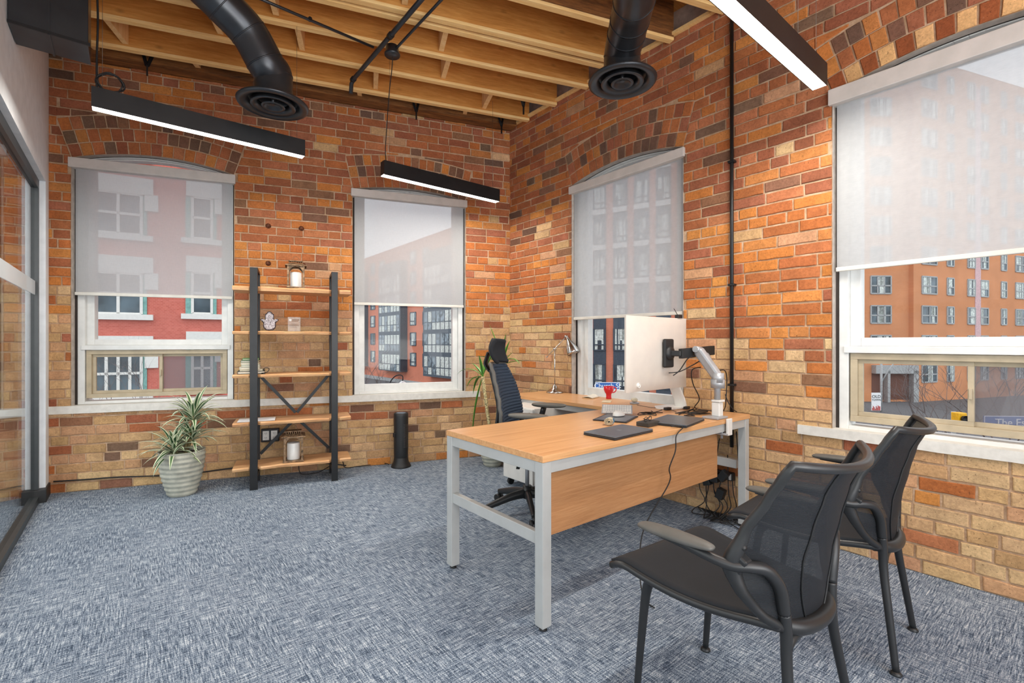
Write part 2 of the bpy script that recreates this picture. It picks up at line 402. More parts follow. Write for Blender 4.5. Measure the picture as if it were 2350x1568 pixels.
def make_wall(name, fn, u0, u1, ztop, course, wins, zt, wall, z_start=0.0):
    mb = MB(); J = 0.0105
    A = []
    for (c, h, zs, rise, z0) in wins:
        Ra = (h*h+rise*rise)/(2*rise); zc = zs+rise-Ra; a0 = math.asin(h/Ra)
        A.append((c, h, zs, rise, z0, Ra, zc, a0, Ra+0.012+0.106*3))
    def excl(z, top):
        out = []
        for (c, h, zs, rise, z0, Ra, zc, a0, Ro) in A:
            if z < z0 - (0.0 if not top else 0.0): continue
            if z <= zs: w = h
            elif z <= zc + Ro*math.cos(a0): w = h + (z-zs)*math.tan(a0)
            elif z < zc+Ro: w = math.sqrt(max(0, Ro*Ro-(z-zc)**2))
            else: continue
            out.append((c-w, c+w))
        return out
    z = z_start; row = 0
    while z < ztop-0.02:
        zb = z+J*0.5; ztp = min(z+course-J*0.5, ztop); zm = (zb+ztp)/2
        hdr = (row % 6 == 3)
        u = u0 - R.uniform(0, 0.2)
        while u < u1:
            L = (0.105 if hdr else (0.215 if R.random() > 0.12 else 0.105)) + R.uniform(-0.006, 0.006)
            a = max(u, u0); b = min(u+L, u1); u = u+L+J
            if b-a < 0.02: continue
            near = [w_ for w_ in A if ztp > w_[6]+w_[8]*math.cos(w_[7]) and a < w_[0]+w_[8]*math.sin(w_[7]) and b > w_[0]-w_[8]*math.sin(w_[7]) and zb < w_[6]+w_[8]]
            if near:                                   # bricks cut to the back of the arch
                (c, h, zs, rise, z0, Ra, zc, a0, Ro) = near[0]; ws = Ro*math.sin(a0); col_ = brick_color((a+b)/2, zm, zt, wall)
                for p0, p1 in ((a, min(b, c-ws)), (max(a, c+ws), b)):
                    if p1-p0 > 0.02: brick(mb, [(p0, zb), (p1, zb), (p1, ztp), (p0, ztp)], fn, col_)
                p0, p1 = max(a, c-ws), min(b, c+ws); top_ = lambda x: zc+math.sqrt(max(0, Ro*Ro-(x-c)**2))+0.004
                l0, l1 = max(zb, top_(p0)), max(zb, top_(p1))
                while p1-p0 > 0.02 and l0 > ztp-0.012: p0 += 0.01; l0 = max(zb, top_(p0))
                while p1-p0 > 0.02 and l1 > ztp-0.012: p1 -= 0.01; l1 = max(zb, top_(p1))
                if p1-p0 > 0.02: brick(mb, [(p0, l0), (p1, l1), (p1, ztp), (p0, ztp)], fn, col_)
                continue
            segs = [[a, b, a, b]]                      # bottom-left, bottom-right, top-left, top-right
            eb = excl(zb, False); et = excl(ztp, True)
            for k in range(len(wins)):
                c = wins[k][0]
                bb = [e for e in eb if abs((e[0]+e[1])/2-c) < 1e-3]; tt = [e for e in et if abs((e[0]+e[1])/2-c) < 1e-3]
                if not bb and not tt: continue
                e0 = bb[0] if bb else (c, c); e1 = tt[0] if tt else (c, c)
                if not bb and zb < wins[k][4]: e0 = e1
                new = []
                for s_ in segs:
                    l = [s_[0], min(s_[1], e0[0]-0.006), s_[2], min(s_[3], e1[0]-0.006)]
                    r = [max(s_[0], e0[1]+0.006), s_[1], max(s_[2], e1[1]+0.006), s_[3]]
                    for q in (l, r):
                        if q[1]-q[0] > 0.012 and q[3]-q[2] > 0.012: new.append(q)
                segs = new
            for q in segs:
                dz = R.uniform(-0.0018, 0.0018)
                brick(mb, [(q[0], zb+dz), (q[1], zb+dz), (q[3], ztp+dz), (q[2], ztp+dz)], fn, brick_color((q[0]+q[1])/2, zm, zt, wall))
        z += course; row += 1
    for (c, h, zs, rise, z0, Ra, zc, a0, Ro) in A:        # three rings of brick on end over each window
        for k in range(3):
            r0 = Ra+0.006+k*0.108; r1 = r0+0.098; n = int(round(2*a0*(r0+0.05)/0.079)); da = 2*a0/n
            for i in range(n):
                b0 = -a0+i*da+0.0045/r0; b1 = -a0+(i+1)*da-0.0045/r0
                P = lambda r_, b_: (c+r_*math.sin(b_), zc+r_*math.cos(b_))
                x = R.random()
                if wall == 'B' and c < 1 and k == 0: pal = [(222, 176, 122)] if i % 2 else [(150, 84, 50)]
                else: pal = RED if x < 0.55 else (ORANGE if x < 0.72 else DARK)
                brick(mb, [P(r0, b0), P(r0, b1), P(r1, b1), P(r1, b0)], fn, c_jit(R.choice(pal), 0.08))
    # mortar bed behind the bricks with the openings cut out
    D = 0.0075
    cuts = sorted((c-h, c+h, c, h, zs, rise, z0, Ra, zc) for (c, h, zs, rise, z0, Ra, zc, a0, Ro) in A)
    def quad(a, b, z0a, z1a, z0b=None, z1b=None):
        z0b = z0a if z0b is None else z0b; z1b = z1a if z1b is None else z1b
        mb.add([fn(a, z0a, D), fn(b, z0b, D), fn(b, z1b, D), fn(a, z1a, D)], [(0, 1, 2, 3)], 1, False, (1, 1, 1))
    u = u0
    for (a, b, c, h, zs, rise, z0, Ra, zc) in cuts:
        quad(u, a, 0, ztop)
        quad(a, b, 0, z0)
        N = 20; arc = [(c-h+2*h*i/N) for i in range(N+1)]; za = [zc+math.sqrt(Ra*Ra-(x-c)**2) for x in arc]
        for i in range(N): quad(arc[i], arc[i+1], za[i], ztop, za[i+1], ztop)
        ring = [(a, z0)] + list(zip(arc, za)) + [(b, z0)]
        for i in range(len(ring)-1):       # reveal
            p, q = ring[i], ring[i+1]
            mb.add([fn(p[0], p[1], -0.0), fn(q[0], q[1], -0.0), fn(q[0], q[1], 0.22), fn(p[0], p[1], 0.22)], [(0, 1, 2, 3)], 2, False, (1, 1, 1))
        mb.add([fn(a, z0, D), fn(b, z0, D), fn(b, z0, 0.22), fn(a, z0, 0.22)], [(0, 1, 2, 3)], 2, False, (1, 1, 1))
        u = b
    quad(u, u1, 0, ztop)
    # outer face of the wall, so daylight only comes in through the openings
    u = u0
    for (a, b, c, h, zs, rise, z0, Ra, zc) in cuts + [(u1, u1, 0, 0, 0, 0, 0, 0, 0)]:
        for (p, q, za_, zb_) in ((u, a, 0, Z_DECK),) + (((a, b, 0, z0), (a, b, zs+rise, Z_DECK)) if b > a else ()):
            if q > p: mb.add([fn(p, za_, 0.22), fn(q, za_, 0.22), fn(q, zb_, 0.22), fn(p, zb_, 0.22)], [(0, 1, 2, 3)], 2, False, (1, 1, 1))
        u = b
    o = mb.build(name, [M['brick'], M['mortar'], M['reveal']], normals=False)
    return tag(o, kind='structure')
#            centre, half width, spring, rise, opening bottom
WIN_A = [(3.24, 0.582, 2.735, 0.088, 0.69), (1.072, 0.567, 2.728, 0.060, 0.69)]
WIN_B = [(2.562, 0.580, 2.705, 0.082, 0.70), (0.420, 0.582, 2.70, 0.088, 0.69)]
make_wall('wall_back', fA, -0.03, 6.4, 3.545, 0.0765, WIN_A, lambda u: 1.50 if u < 2.2 else 1.62, 'A')
make_wall('wall_right', fB, Y_REAR, 4.10, 3.575, 0.0735, WIN_B, lambda y: 1.02 + 0.13*max(0, min(y, 4)), 'B', 0.0)

floor = MB().box((-3.6, Y_REAR, -0.08), (XB+0.2, 6.6, 0)).build('floor', M['carpet']); tag(floor, kind='structure')

# white wall over the glazed partition, with its jamb at the brick wall
yA = lambda x: CA.y + (x-CA.x)*ua.y/ua.x
mb = MB()
mb.box((XL-0.13, Y_REAR, 2.47), (XL, yA(XL)-0.005, Z_DECK))
mb.box((XL-0.13, 5.135, 0), (XL, yA(XL)-0.005, 2.47))
tag(mb.build('wall_left', M['white_wall']), kind='structure')
tag(MB().box((XL-0.135, 5.06, 0), (XL+0.012, 5.30, 0.10)).build('baseboard_left', M['black_plastic'], bevel=0.004), kind='structure')

# glazed partition
gp = thing('glass_partition', None, None, (XL-0.06, 3, 0), kind='structure')
mb = MB(); mb.box((XL-0.085, Y_REAR, 2.40), (XL-0.035, 5.13, 2.468)); mb.box((XL-0.085, 5.085, 0), (XL-0.035, 5.13, 2.40)); mb.box((XL-0.085, Y_REAR, 0), (XL-0.03, 5.085, 0.05))
mb.build('partition_frame', M['black_frame'], gp, True)
MB().box((XL-0.066, Y_REAR, 0.05), (XL-0.056, 5.085, 2.40)).build('glass_pane', M['part_glass'], gp, True)
MB().box((XL-0.0545, Y_REAR, 1.585), (XL-0.052, 5.085, 1.69)).build('frosted_band', M['frost'], gp, True)

# sills
for nm, fn, a, b, z0, z1 in (('trim_1', fA, 0.35, 6.4, 0.642, 0.705), ('trim_2', fB, -0.40, 1.185, 0.655, 0.71), ('trim_3', fB, 1.86, 3.2, 0.655, 0.712)):
    mb = MB()
    n = 24
    top = []
    for i in range(n+1):
        u = a+(b-a)*i/n; top.append((u, z0+R.uniform(-0.0015, 0.0015)))
    for i in range(n):
        p, q = top[i], top[i+1]
        mb.prism([(p[0], p[1]), (q[0], q[1]), (q[0], z1), (p[0], z1)], -0.022, 0.20, fn)
    tag(mb.build(nm, M['sill']), kind='structure')

# ---------------------------------------------------------------- windows
def arc_pts(c, h, zs, rise, inset, n=18):
    """arched ring: from bottom right up, over and down at a given inset"""
    Ra = (h*h+rise*rise)/(2*rise); zc = zs+rise-Ra; Ri = Ra-inset*0.14; hi = h-inset
    return [(c-hi+2*hi*i/n, zc+math.sqrt(Ri*Ri-(-hi+2*hi*i/n)**2)) for i in range(n+1)]
def window(idx, fn, c, h, zs, rise, slider):
    zb = 0.70
    w = thing('window_%d' % idx, None, None, fn(c, 0.7, 0.1), kind='structure')
    def ring(i0, i1, zb0, zb1, d0, d1, mb):
        A_ = arc_pts(c, h, zs, rise, i0); B_ = arc_pts(c, h, zs, rise, i1)
        A_ = [(A_[0][0], zb0)]+A_+[(A_[-1][0], zb0)]; B_ = [(B_[0][0], zb0)]+B_+[(B_[-1][0], zb0)]
        mb.strip(A_, B_, fn, d0, d1)
        if zb1 > zb0: mb.prism([(B_[0][0], zb0), (B_[-1][0], zb0), (B_[-1][0], zb1), (B_[0][0], zb1)], d0, d1, fn)
        return mb
    base = 0.78 if not slider else 0.70
    mb = ring(0.003, 0.062, zb+0.006, 0.73, 0.065, 0.20, MB())
    gk = ring(0.0, 0.016, zb+0.003, zb+0.004, 0.058, 0.064, MB()); gk.build('caulk_gap', M['darkgap'], w, True)
    if slider:
        mb.prism([(c-h+0.04, 1.16), (c+h-0.04, 1.16), (c+h-0.04, 1.20), (c-h+0.04, 1.20)], 0.055, 0.195, fn)
        s0 = 1.20; s1 = 1.25
    else: s0 = 0.725; s1 = 0.80
    mb.build('window_frame', M['white_frame'], w, True, bevel=0.003)
    mb = ring(0.062, 0.115, s0, s1, 0.10, 0.17, MB())
    mb.build('window_sash', M['white_frame'], w, True, bevel=0.003)
    G = arc_pts(c, h, zs, rise, 0.11)
    MB().prism([(G[0][0], s1-0.01), (G[-1][0], s1-0.01)]+G[::-1], 0.135, 0.141, fn).build('glass_pane', M['glass'], w, True)
    if slider:
        a, b = c-h+0.068, c+h-0.068; z0, z1 = 0.755, 1.158; mb = MB()
        P = lambda u0_, u1_, za_, zb_, d0, d1, m_: m_.prism([(u0_, za_), (u1_, za_), (u1_, zb_), (u0_, zb_)], d0, d1, fn)
        P(a, b, z1-0.035, z1, 0.075, 0.16, mb); P(a, b, z0, z0+0.035, 0.075, 0.16, mb); P(a, a+0.035, z0+0.035, z1-0.035, 0.075, 0.16, mb); P(b-0.035, b, z0+0.035, z1-0.035, 0.075, 0.16, mb)
        mb.build('slider_frame', M['tan'], w, True, bevel=0.002)
        m = c-0.003
        for (p, q, d, mt) in ((a+0.035, m+0.012, 0.115, 'screen_glass'), (m-0.012, b-0.035, 0.095, 'glass')):
            if fn is fB: mt = 'screen_glass' if mt == 'glass' else 'glass'; 
            if fn is fB and mt == 'glass': p, q, d = m-0.012, b-0.035, 0.095
            elif fn is fB: p, q, d = a+0.035, m+0.012, 0.115
            if fn is fA: 
                if mt == 'glass': p, q, d = m-0.012, b-0.035, 0.095
                else: p, q, d = a+0.035, m+0.012, 0.115
            mb = MB(); t_ = 0.024
            P(p, q, z1-0.035-t_, z1-0.035, d, d+0.02, mb); P(p, q, z0+0.035, z0+0.035+t_, d, d+0.02, mb)
            P(p, p+t_, z0+0.035+t_, z1-0.035-t_, d, d+0.02, mb); P(q-t_, q, z0+0.035+t_, z1-0.035-t_, d, d+0.02, mb)
            sf = mb.build('slider_sash', M['tan'], w, True, bevel=0.0015)
            mb = MB(); P(p+t_, q-t_, z0+0.035+t_, z1-0.035-t_, d+0.008, d+0.012, mb)
            mb.build('slider_glass', M[mt], w, True)
        mb = MB(); P(m-0.006, m+0.006, 0.93, 0.985, 0.078, 0.096, mb); mb.build('slider_latch', M['tan'], w, True, bevel=0.002)
    return w
window(1, fA, *WIN_A[0][:4], True); window(2, fA, *WIN_A[1][:4], False)
window(3, fB, *WIN_B[0][:4], False); window(4, fB, *WIN_B[1][:4], True)

# roller blinds
def blind(fn, c, h, zv0, zv1, zbot, label):
    b = thing('roller_blind', label, 'blind', fn(c, zv1, 0), group='grey screen roller blinds')
    MB().prism([(c-h-0.022, zv0), (c+h+0.022, zv0), (c+h+0.022, zv1), (c-h-0.022, zv1)], -0.022, 0.05, fn).build('valance', M['blind_solid'], b, True, bevel=0.004)
    mb = MB(); w = h-0.012
    mb.prism([(c-w, zbot), (c+w, zbot), (c+w, zv0+0.02), (c-w, zv0+0.02)], 0.022, 0.0232, fn)
    mb.build('blind_fabric', M['blind'], b, True)
    MB().prism([(c-w-0.004, zbot-0.012), (c+w+0.004, zbot-0.012), (c+w+0.004, zbot+0.014), (c-w-0.004, zbot+0.014)], 0.015, 0.031, fn).build('bottom_bar', M['blind_bar'], b, True, bevel=0.004)
blind(fA, 3.24, 0.575, 2.655, 2.735, 1.625, 'half lowered grey screen blind over the red brick view, window beside the glass partition')
blind(fA, 1.072, 0.562, 2.655, 2.730, 1.605, 'half lowered grey screen blind behind the small hanging light bar')
blind(fB, 2.565, 0.577, 2.625, 2.695, 1.447, 'grey screen blind lowered to just above the big white monitor')
blind(fB, 0.420, 0.578, 2.632, 2.725, 1.655, 'wide grey screen blind above the black mesh chairs with tower block showing through')
# ---------------------------------------------------------------- ceiling: deck, joists, blocking
ceil = MB().box((-3.6, Y_REAR, Z_DECK), (XB+0.25, 6.6, Z_DECK+0.04)).build('ceiling', M['deck']); tag(ceil, kind='structure')
angA = math.atan2(-ua.y, -ua.x)              # joists run parallel to the back wall
def joist(off, w, z0, z1, mt, s0=-0.02, s1=4.3, name='joist', tw=0.0, mb2=None):
    p0 = CA + ua*s0 + na*off; p1 = CA + ua*s1 + na*(off+tw)
    # clip at wall_right plane
    d = (p0-p1)
    t = (XB-0.004 - p1.x)/d.x; p0 = p1 + d*t
    L = (p0-p1).length; a = math.atan2(d.y, d.x)
    o = MB().box((0, -w/2, z0), (L, w/2, z1)).build(name, mt, ceil, False, bevel=0.003)
    o.location = (p1.x, p1.y, 0); o.rotation_euler = (0, 0, a)
    return o
joist(0.075, 0.14, 3.545, 3.80, M['oldwood'], s1=5.2, name='wall_plate')
offs = [0.30, 0.69, 1.08, 1.42, 1.51, 1.90, 2.30, 2.70, 3.10, 3.50, 3.90, 4.35, 4.8, 5.25, 5.7, 6.15, 6.6]
for i, of in enumerate(offs):
    old = of in (1.90, 2.70)
    body = joist(of, 0.048, 3.56, Z_DECK, [M['joist'], M['oldwood']][1 if old else 0], s1=(3.96+of*0.30 if of > 0.2 else 4.2) , tw=R.uniform(-0.02, 0.02))
    # thin strip under the joist, the light on its bottom put into the colour
    d = joist(of, 0.052, 3.538, 3.562, M['joist2'], s1=(3.96+of*0.30), name='joist_lit_face')
    d.location = body.location; d.rotation_euler = body.rotation_euler
blk = [(0, 0.55), (0, 1.58), (0, 2.9), (0, 3.6), (1, 0.40), (1, 1.45), (1, 2.35), (1, 3.35), (2, 0.9), (2, 2.05), (2, 2.62), (3, 1.0), (3, 2.2), (3, 3.2), (5, 1.35), (5, 2.6), (5, 3.6), (6, 1.0), (6, 2.2), (6, 3.3)]
for i, s_ in blk:
    o0 = offs[i-1]+0.024 if i else 0.145; o1 = offs[i]-0.024
    p0 = CA+ua*s_+na*o0; p1 = CA+ua*(s_+0.02)+na*o1
    o = MB().bar((p0.x, p0.y, 3.67), (p1.x, p1.y, 3.67), 0.04, 0.19).build('blocking', M['block'], ceil, False)
for s_, of in ((0.16, 0.15), (1.05, 0.15), (3.25, 0.15), (0.10, 0.62)):     # black hanger straps
    p = CA+ua*s_+na*of; mb = MB()
    mb.bar((p.x-0.05, p.y, 3.66), (p.x-0.015, p.y-0.03, 3.50), 0.012, 0.022); mb.bar((p.x+0.04, p.y, 3.66), (p.x-0.01, p.y-0.03, 3.50), 0.012, 0.022)
    mb.bar((p.x-0.012, p.y-0.03, 3.52), (p.x-0.012, p.y-0.03, 3.42), 0.012, 0.012); mb.bar((p.x-0.05, p.y, 3.655), (p.x+0.04, p.y, 3.655), 0.012, 0.02)
    mb.build('hanger_strap', M['black_metal'], ceil)
mb = MB().box((XB-0.03, Y_REAR, 3.576), (XB+0.14, 4.06, 3.60)); mb.build('top_plate', M['joist2'], ceil)
# closed wall tops between the joist ends
mb = MB().box((XB+0.10, Y_REAR, 3.57), (XB+0.2, 4.3, Z_DECK)); mb.build('joist_pocket_wall', M['reveal'], ceil)
mb = MB(); a_ = fA(-0.1, 3.53, 0.02); b_ = fA(6.4, 3.53, 0.02); c_ = fA(6.4, 3.53, 0.2); d_ = fA(-0.1, 3.53, 0.2)
mb.add([a_, b_, c_, d_]+[v+Vector((0, 0, Z_DECK-3.53)) for v in (a_, b_, c_, d_)], [(0,3,2,1),(4,5,6,7),(0,1,5,4),(1,2,6,5),(2,3,7,6),(3,0,4,7)])
mb.build('wall_head', M['oldwood'], ceil)

# ---------------------------------------------------------------- the street outside
def vdir(px):
    a = YAW + math.atan2(px-1175, 1090); return Vector((math.sin(a), math.cos(a)))
def gnd(px, d): 
    p = FWD*d + RGT*((px-1175)/1090*d); return p
STREET = -4.6
tag(MB().box((-60, 5.9, STREET-0.1), (140, 160, STREET)).build('street', M['asphalt']), kind='structure')
tag(MB().box((XB+0.3, -60, STREET-0.1), (140, 5.9, STREET)).build('road', M['asphalt']), kind='structure')
M['f_red'] = mat_facade('red_brick_facade', (204, 112, 98), (192, 100, 86), (216, 146, 132))
M['f_orange'] = mat_facade('orange_brick_facade', (214, 134, 108), (206, 124, 98), (214, 152, 130))
M['f_tan'] = mat_facade('tan_orange_brick_facade', (212, 146, 104), (204, 136, 94), (210, 156, 118))
M['f_white'] = plain('stone_trim', (222, 220, 214), 0.8, var=0.015)
M['f_glass'] = plain('dark_building_glass', (70, 84, 92), 0.15, var=0.35, vscale=0.8)
M['f_glass2'] = plain('curtained_building_glass', (112, 126, 134), 0.25, var=0.3, vscale=2.5)
M['f_frame'] = plain('dark_bay_frame', (66, 78, 90), 0.5)
M['f_teal'] = plain('teal_window_frame', (120, 168, 160), 0.5)
M['f_grey'] = plain('grey_concrete', (170, 172, 172), 0.8)
M['f_curtain'] = plain('pale_curtain', (208, 214, 208), 0.8, var=0.12, vscale=6)
class Facade:
    """a building face: x along the face, y = in front of the face (negative), z up"""
    def __init__(s, name, label, p, d, length0, length1, z1, wall, depth=12, z0=STREET):
        a = math.atan2(d.y, d.x); s.o = thing(name, label, 'building', (p.x, p.y, 0), a); s.p = p; s.d = d.normalized()
        s.n = Vector((-s.d.y, s.d.x))              # back side
        s.sgn = 1 if s.n.dot(p) > 0 else -1
        mb = MB(); y0, y1 = (0, depth) if s.sgn > 0 else (-depth, 0); mb.box((length0, y0, z0), (length1, y1, z1)); mb.build('facade', wall, s.o)
    def uv(s, px, py):                              # picture position -> place on the face
        r = FWD + RGT*((px-1175)/1090); t = s.p.dot(s.n)/r.dot(s.n); q = r*t
        return (q-s.p).dot(s.d), CAM_H + (787-py)/1090*t
    def y(s, k): return -k*s.sgn
    def slab(s, u0, u1, z0, z1, out, mat, name, mb=None, parent=None, back=0.0):
        m = mb or MB(); ys = sorted((s.y(out), s.y(-back))); m.box((u0, ys[0], z0), (u1, ys[1], z1))
        if mb is None: return m.build(name, mat, parent or s.o)
    def win(s, u0, u1, z0, z1, cols=2, rows=2, frame='f_white', glass='f_glass', fw=0.07, lower=None, curtain=0):
        """one window: glass, curtains and muntins in one mesh"""
        m = MB(); ys = lambda a, b: sorted((s.y(a), s.y(b)))
        def bx(a, b, c, d, o0, o1, mi): y = ys(o0, o1); m.box((a, y[0], c), (b, y[1], d), mi)
        bx(u0, u1, z0, z1, -0.05, 0.03, 1)
        for i in range(cols+1):
            u = u0+(u1-u0)*i/cols; bx(u-fw/2, u+fw/2, z0, z1, 0.0, 0.08, 0)
        for j in range(rows+1):
            z = z0+(z1-z0)*(j/rows if lower is None or j in (0, rows) else lower); bx(u0, u1, z-fw/2, z+fw/2, 0.0, 0.08, 0)
        for k in range(curtain):
            a = u0+(u1-u0)*R.uniform(0.02, 0.8); b = min(u1, a+(u1-u0)*R.uniform(0.12, 0.4)); bx(a, b, z0+(z1-z0)*R.choice([0, 0, 0.45]), z1, 0.02, 0.045, 2)
        return m.build('window', [M[frame], M[glass], M['f_curtain']], s.o)
# red brick house across the lane
p = gnd(350, 17.5); F1 = Facade('brick_house', 'red brick house with white lintels across the lane, seen past the potted plant', p, vdir(3100), -9, 6.2, 14, M['f_red'])
fl = F1.uv(270, 426)[1]-F1.uv(270, 610)[1]
for px0, px1 in ((217, 325), (442, 486)):
    for k in range(-2, 3):
        u0, _ = F1.uv(px0, 700); u1, _ = F1.uv(px1, 700)
        ztop = F1.uv((px0+px1)/2, 627)[1]+k*fl; zbt = F1.uv((px0+px1)/2, 720)[1]+k*fl
        F1.win(u0, u1, zbt, ztop, (1 if px1-px0 < 60 else 2) if k > -1 else (2 if px1-px0 < 60 else 4), 2, 'f_white', 'f_glass', 0.09, curtain=0)
        m = MB(); F1.slab(u0-0.22, u0-0.05, zbt, ztop, 0.05, None, '', m); F1.slab(u1+0.05, u1+0.16, zbt, ztop, 0.05, None, '', m); F1.slab(u0-0.22, u1+0.16, zbt-0.04, zbt-0.0, 0.05, None, '', m); m.build('window_casing', M['f_teal'], F1.o)
        m = MB(); F1.slab(u0-0.35, u1+0.35, zbt-0.22, zbt-0.02, 0.16, None, '', m); m.build('stone_sill', M['f_white'], F1.o)
        m = MB(); F1.slab(u0-0.2, u1+0.35, ztop+0.02, ztop+0.62, 0.1, None, '', m); F1.slab(u1+0.1, u1+0.5, ztop-0.55, ztop+0.05, 0.1, None, '', m); m.build('lintel', M['f_white'], F1.o)
# orange apartment block with glazed bays, down the street
p = Vector((31, 58)); F2 = Facade('apartment_block', 'orange brick apartment block with dark glazed bays, through the window left of the room corner', p, Vector((0, 1)), -11, 40, 0, M['f_orange'], 10)
f2 = bpy.data.objects[F2.o.children[0].name]; f2.scale = (1, 1, 1)
def top_at(F, px, py): return F.uv(px, py)[1]
roofz = F2.uv(950, 553)[1]
m = MB(); m.box((-11, min(F2.y(-10), 0), STREET), (40, max(F2.y(-10), 0), roofz)); 
bpy.data.objects.remove(f2, do_unlink=True); m.build('facade', M['f_orange'], F2.o)
fl = F2.uv(855, 727)[1]-F2.uv(855, 767)[1]
zr = F2.uv(855, 767)[1]
def bay(F, u0, u1, z0, z1, fl, zref, cols, out=1.1, name='glazed_bay'):
    m = MB(); ys = lambda a, b: sorted((F.y(a), F.y(b)))
    y = ys(0, out); m.box((u0, y[0], z0), (u1, y[1], z1), 0)
    y = ys(out, out+0.02); k = -6
    for k in range(-4, 12):
        za = zref+k*fl+0.25; zb_ = za+fl-0.55
        if za < z0 or zb_ > z1: continue
        for i in range(cols):
            a = u0+0.25+(u1-u0-0.5)*i/cols+0.1; b = u0+0.25+(u1-u0-0.5)*(i+1)/cols-0.1
            mid = za+(zb_-za)*0.4
            m.box((a, y[0], za), (b, y[1], mid-0.06), R.choice([1, 2, 2])); m.box((a, y[0], mid+0.06), (b, y[1], zb_), R.choice([1, 2, 2, 1]))
    return m.build(name, [M['f_frame'], M['f_glass2'], M['f_curtain']], F.o)
zb2 = F2.uv(900, 851)[1]
for a, b, c in ((790, 845, 5), (884, 935, 7), (988, 1062, 7)):
    u0 = F2.uv(a, 800)[0]; u1 = F2.uv(b, 800)[0]
    bay(F2, min(u0, u1), max(u0, u1), F2.uv((a+b)/2, 851 if c == 7 and a < 950 else (838 if a < 800 else 866))[1], roofz-2.5, fl, zr, c)
for a, b in ((851, 861), (872, 883), (942, 955), (971, 985)):
    u0 = F2.uv(a, 800)[0]; u1 = F2.uv(b, 800)[0]; zt_ = F2.uv((a+b)/2, {851: 766, 872: 766, 942: 764, 971: 764}[a])[1]; hh = fl*0.62
    for k in range(-1, 8):
        if zt_+k*fl < roofz-1: F2.win(min(u0, u1), max(u0, u1), zt_+k*fl-hh, zt_+k*fl, 1, 2, 'f_frame', 'f_glass2', 0.12, lower=0.3, curtain=2)
u0, z0_ = F2.uv(822, 880); u1, _ = F2.uv(1000, 880)
m = MB(); F2.slab(min(u0, u1)-3, max(u0, u1), STREET, F2.uv(900, 868)[1], 0.3, None, '', m); m.build('stone_base', M['f_grey'], F2.o)
# dark-windowed brick block seen past the red mug
p = gnd(1400, 38); F3 = Facade('office_block', 'brick office block with dark strip windows and blinds, seen behind the red mug', p, Vector((0.35, -0.94)), -14, 9, 26, M['f_orange'], 5)
fl = F3.uv(1400, 754)[1]-F3.uv(1400, 836)[1]; z0_ = F3.uv(1400, 804)[1]; hw = F3.uv(1400, 754)[1]-z0_
for a, b in ((1362, 1391), (1408, 1440), (1456, 1490), (1506, 1540), (1556, 1590)):
    u0 = F3.uv(a, 800)[0]; u1 = F3.uv(b, 800)[0]; u0, u1 = min(u0, u1), max(u0, u1)
    m = MB(); F3.slab(u0, u1, STREET+1, 25, 0.06, None, '', m); m.build('dark_panel', M['f_frame'], F3.o)
    for k in range(-3, 8):
        w_ = F3.win(u0+0.05, u1-0.05, z0_+k*fl, z0_+k*fl+hw, 1, 2, 'f_frame', 'f_glass', 0.1, lower=0.25, curtain=4)
        w_.location.y = F3.y(0.06)
        if k > 1:
            m = MB(); F3.slab(u0, u1, z0_+k*fl-0.5, z0_+k*fl-0.1, 0.2, None, '', m); m.build('pale_ledge', M['f_white'], F3.o)
# tan orange tower block to the right, two faces
p = gnd(2115, 47); F4 = Facade('tower_block', 'tall tan brick tower block with rows of windows, beyond the black mesh chairs', p, vdir(4300), -1.2, 30, 29.5, M['f_tan'])
F4b = Facade('brick_block_wing', 'plain tan brick wing with few windows left of the tower block', p, Vector((RGT.x, RGT.y)), -6.6, -0.05, 28, M['f_tan'], 0.5)
def rows4(F, cols, zt_px, h_px, ref, fl, n0, n1, skip=()):
    zt_ = F.uv(ref, zt_px)[1]; hh = zt_-F.uv(ref, zt_px+h_px)[1]
    for (a, b, c) in cols:
        u0 = F.uv(a, 700)[0]; u1 = F.uv(b, 700)[0]
        for k in range(n0, n1): F.win(min(u0, u1), max(u0, u1), zt_+k*fl-hh, zt_+k*fl, c, 2, 'f_grey', 'f_glass', 0.13, lower=0.45, curtain=2)
fl4 = F4b.uv(2020, 634)[1]-F4b.uv(2020, 702)[1]
rows4(F4b, [(1998, 2044, 3)], 702, 40, 2020, fl4, -1, 9)
rows4(F4, [(2115, 2149, 2), (2173, 2188, 1), (2220, 2237, 1), (2250, 2267, 1), (2297, 2309, 1), (2330, 2356, 2), (2400, 2418, 1), (2450, 2480, 2)], 703, 39, 2132, fl4, -2, 9)
m = MB(); u0 = F4.uv(2237, 700)[0]; u1 = F4.uv(2250, 700)[0]; F4.slab(u0, u1, F4.uv(2240, 780)[1], 28, 0.05, None, '', m); m.build('pink_strip', plain('pink_panel', (212, 176, 178), 0.8), F4.o)
# entrance canopy; the undercroft is a flat panel with shade painted in
m = MB(); u0, za = F4b.uv(2000, 838); u1, _ = F4b.uv(2097, 838)
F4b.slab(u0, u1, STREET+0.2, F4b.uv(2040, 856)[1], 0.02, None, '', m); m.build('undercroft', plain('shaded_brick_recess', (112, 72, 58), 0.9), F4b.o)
m = MB(); F4b.slab(u0, u1, F4b.uv(2040, 857)[1], F4b.uv(2040, 838)[1], 0.6, None, '', m); F4b.slab(u1-0.5, u1, STREET, F4b.uv(2040, 850)[1], 0.6, None, '', m); F4b.slab(u0+1.15, u0+1.4, STREET, F4b.uv(2040, 850)[1], 0.6, None, '', m); m.build('canopy_frame', M['f_grey'], F4b.o)
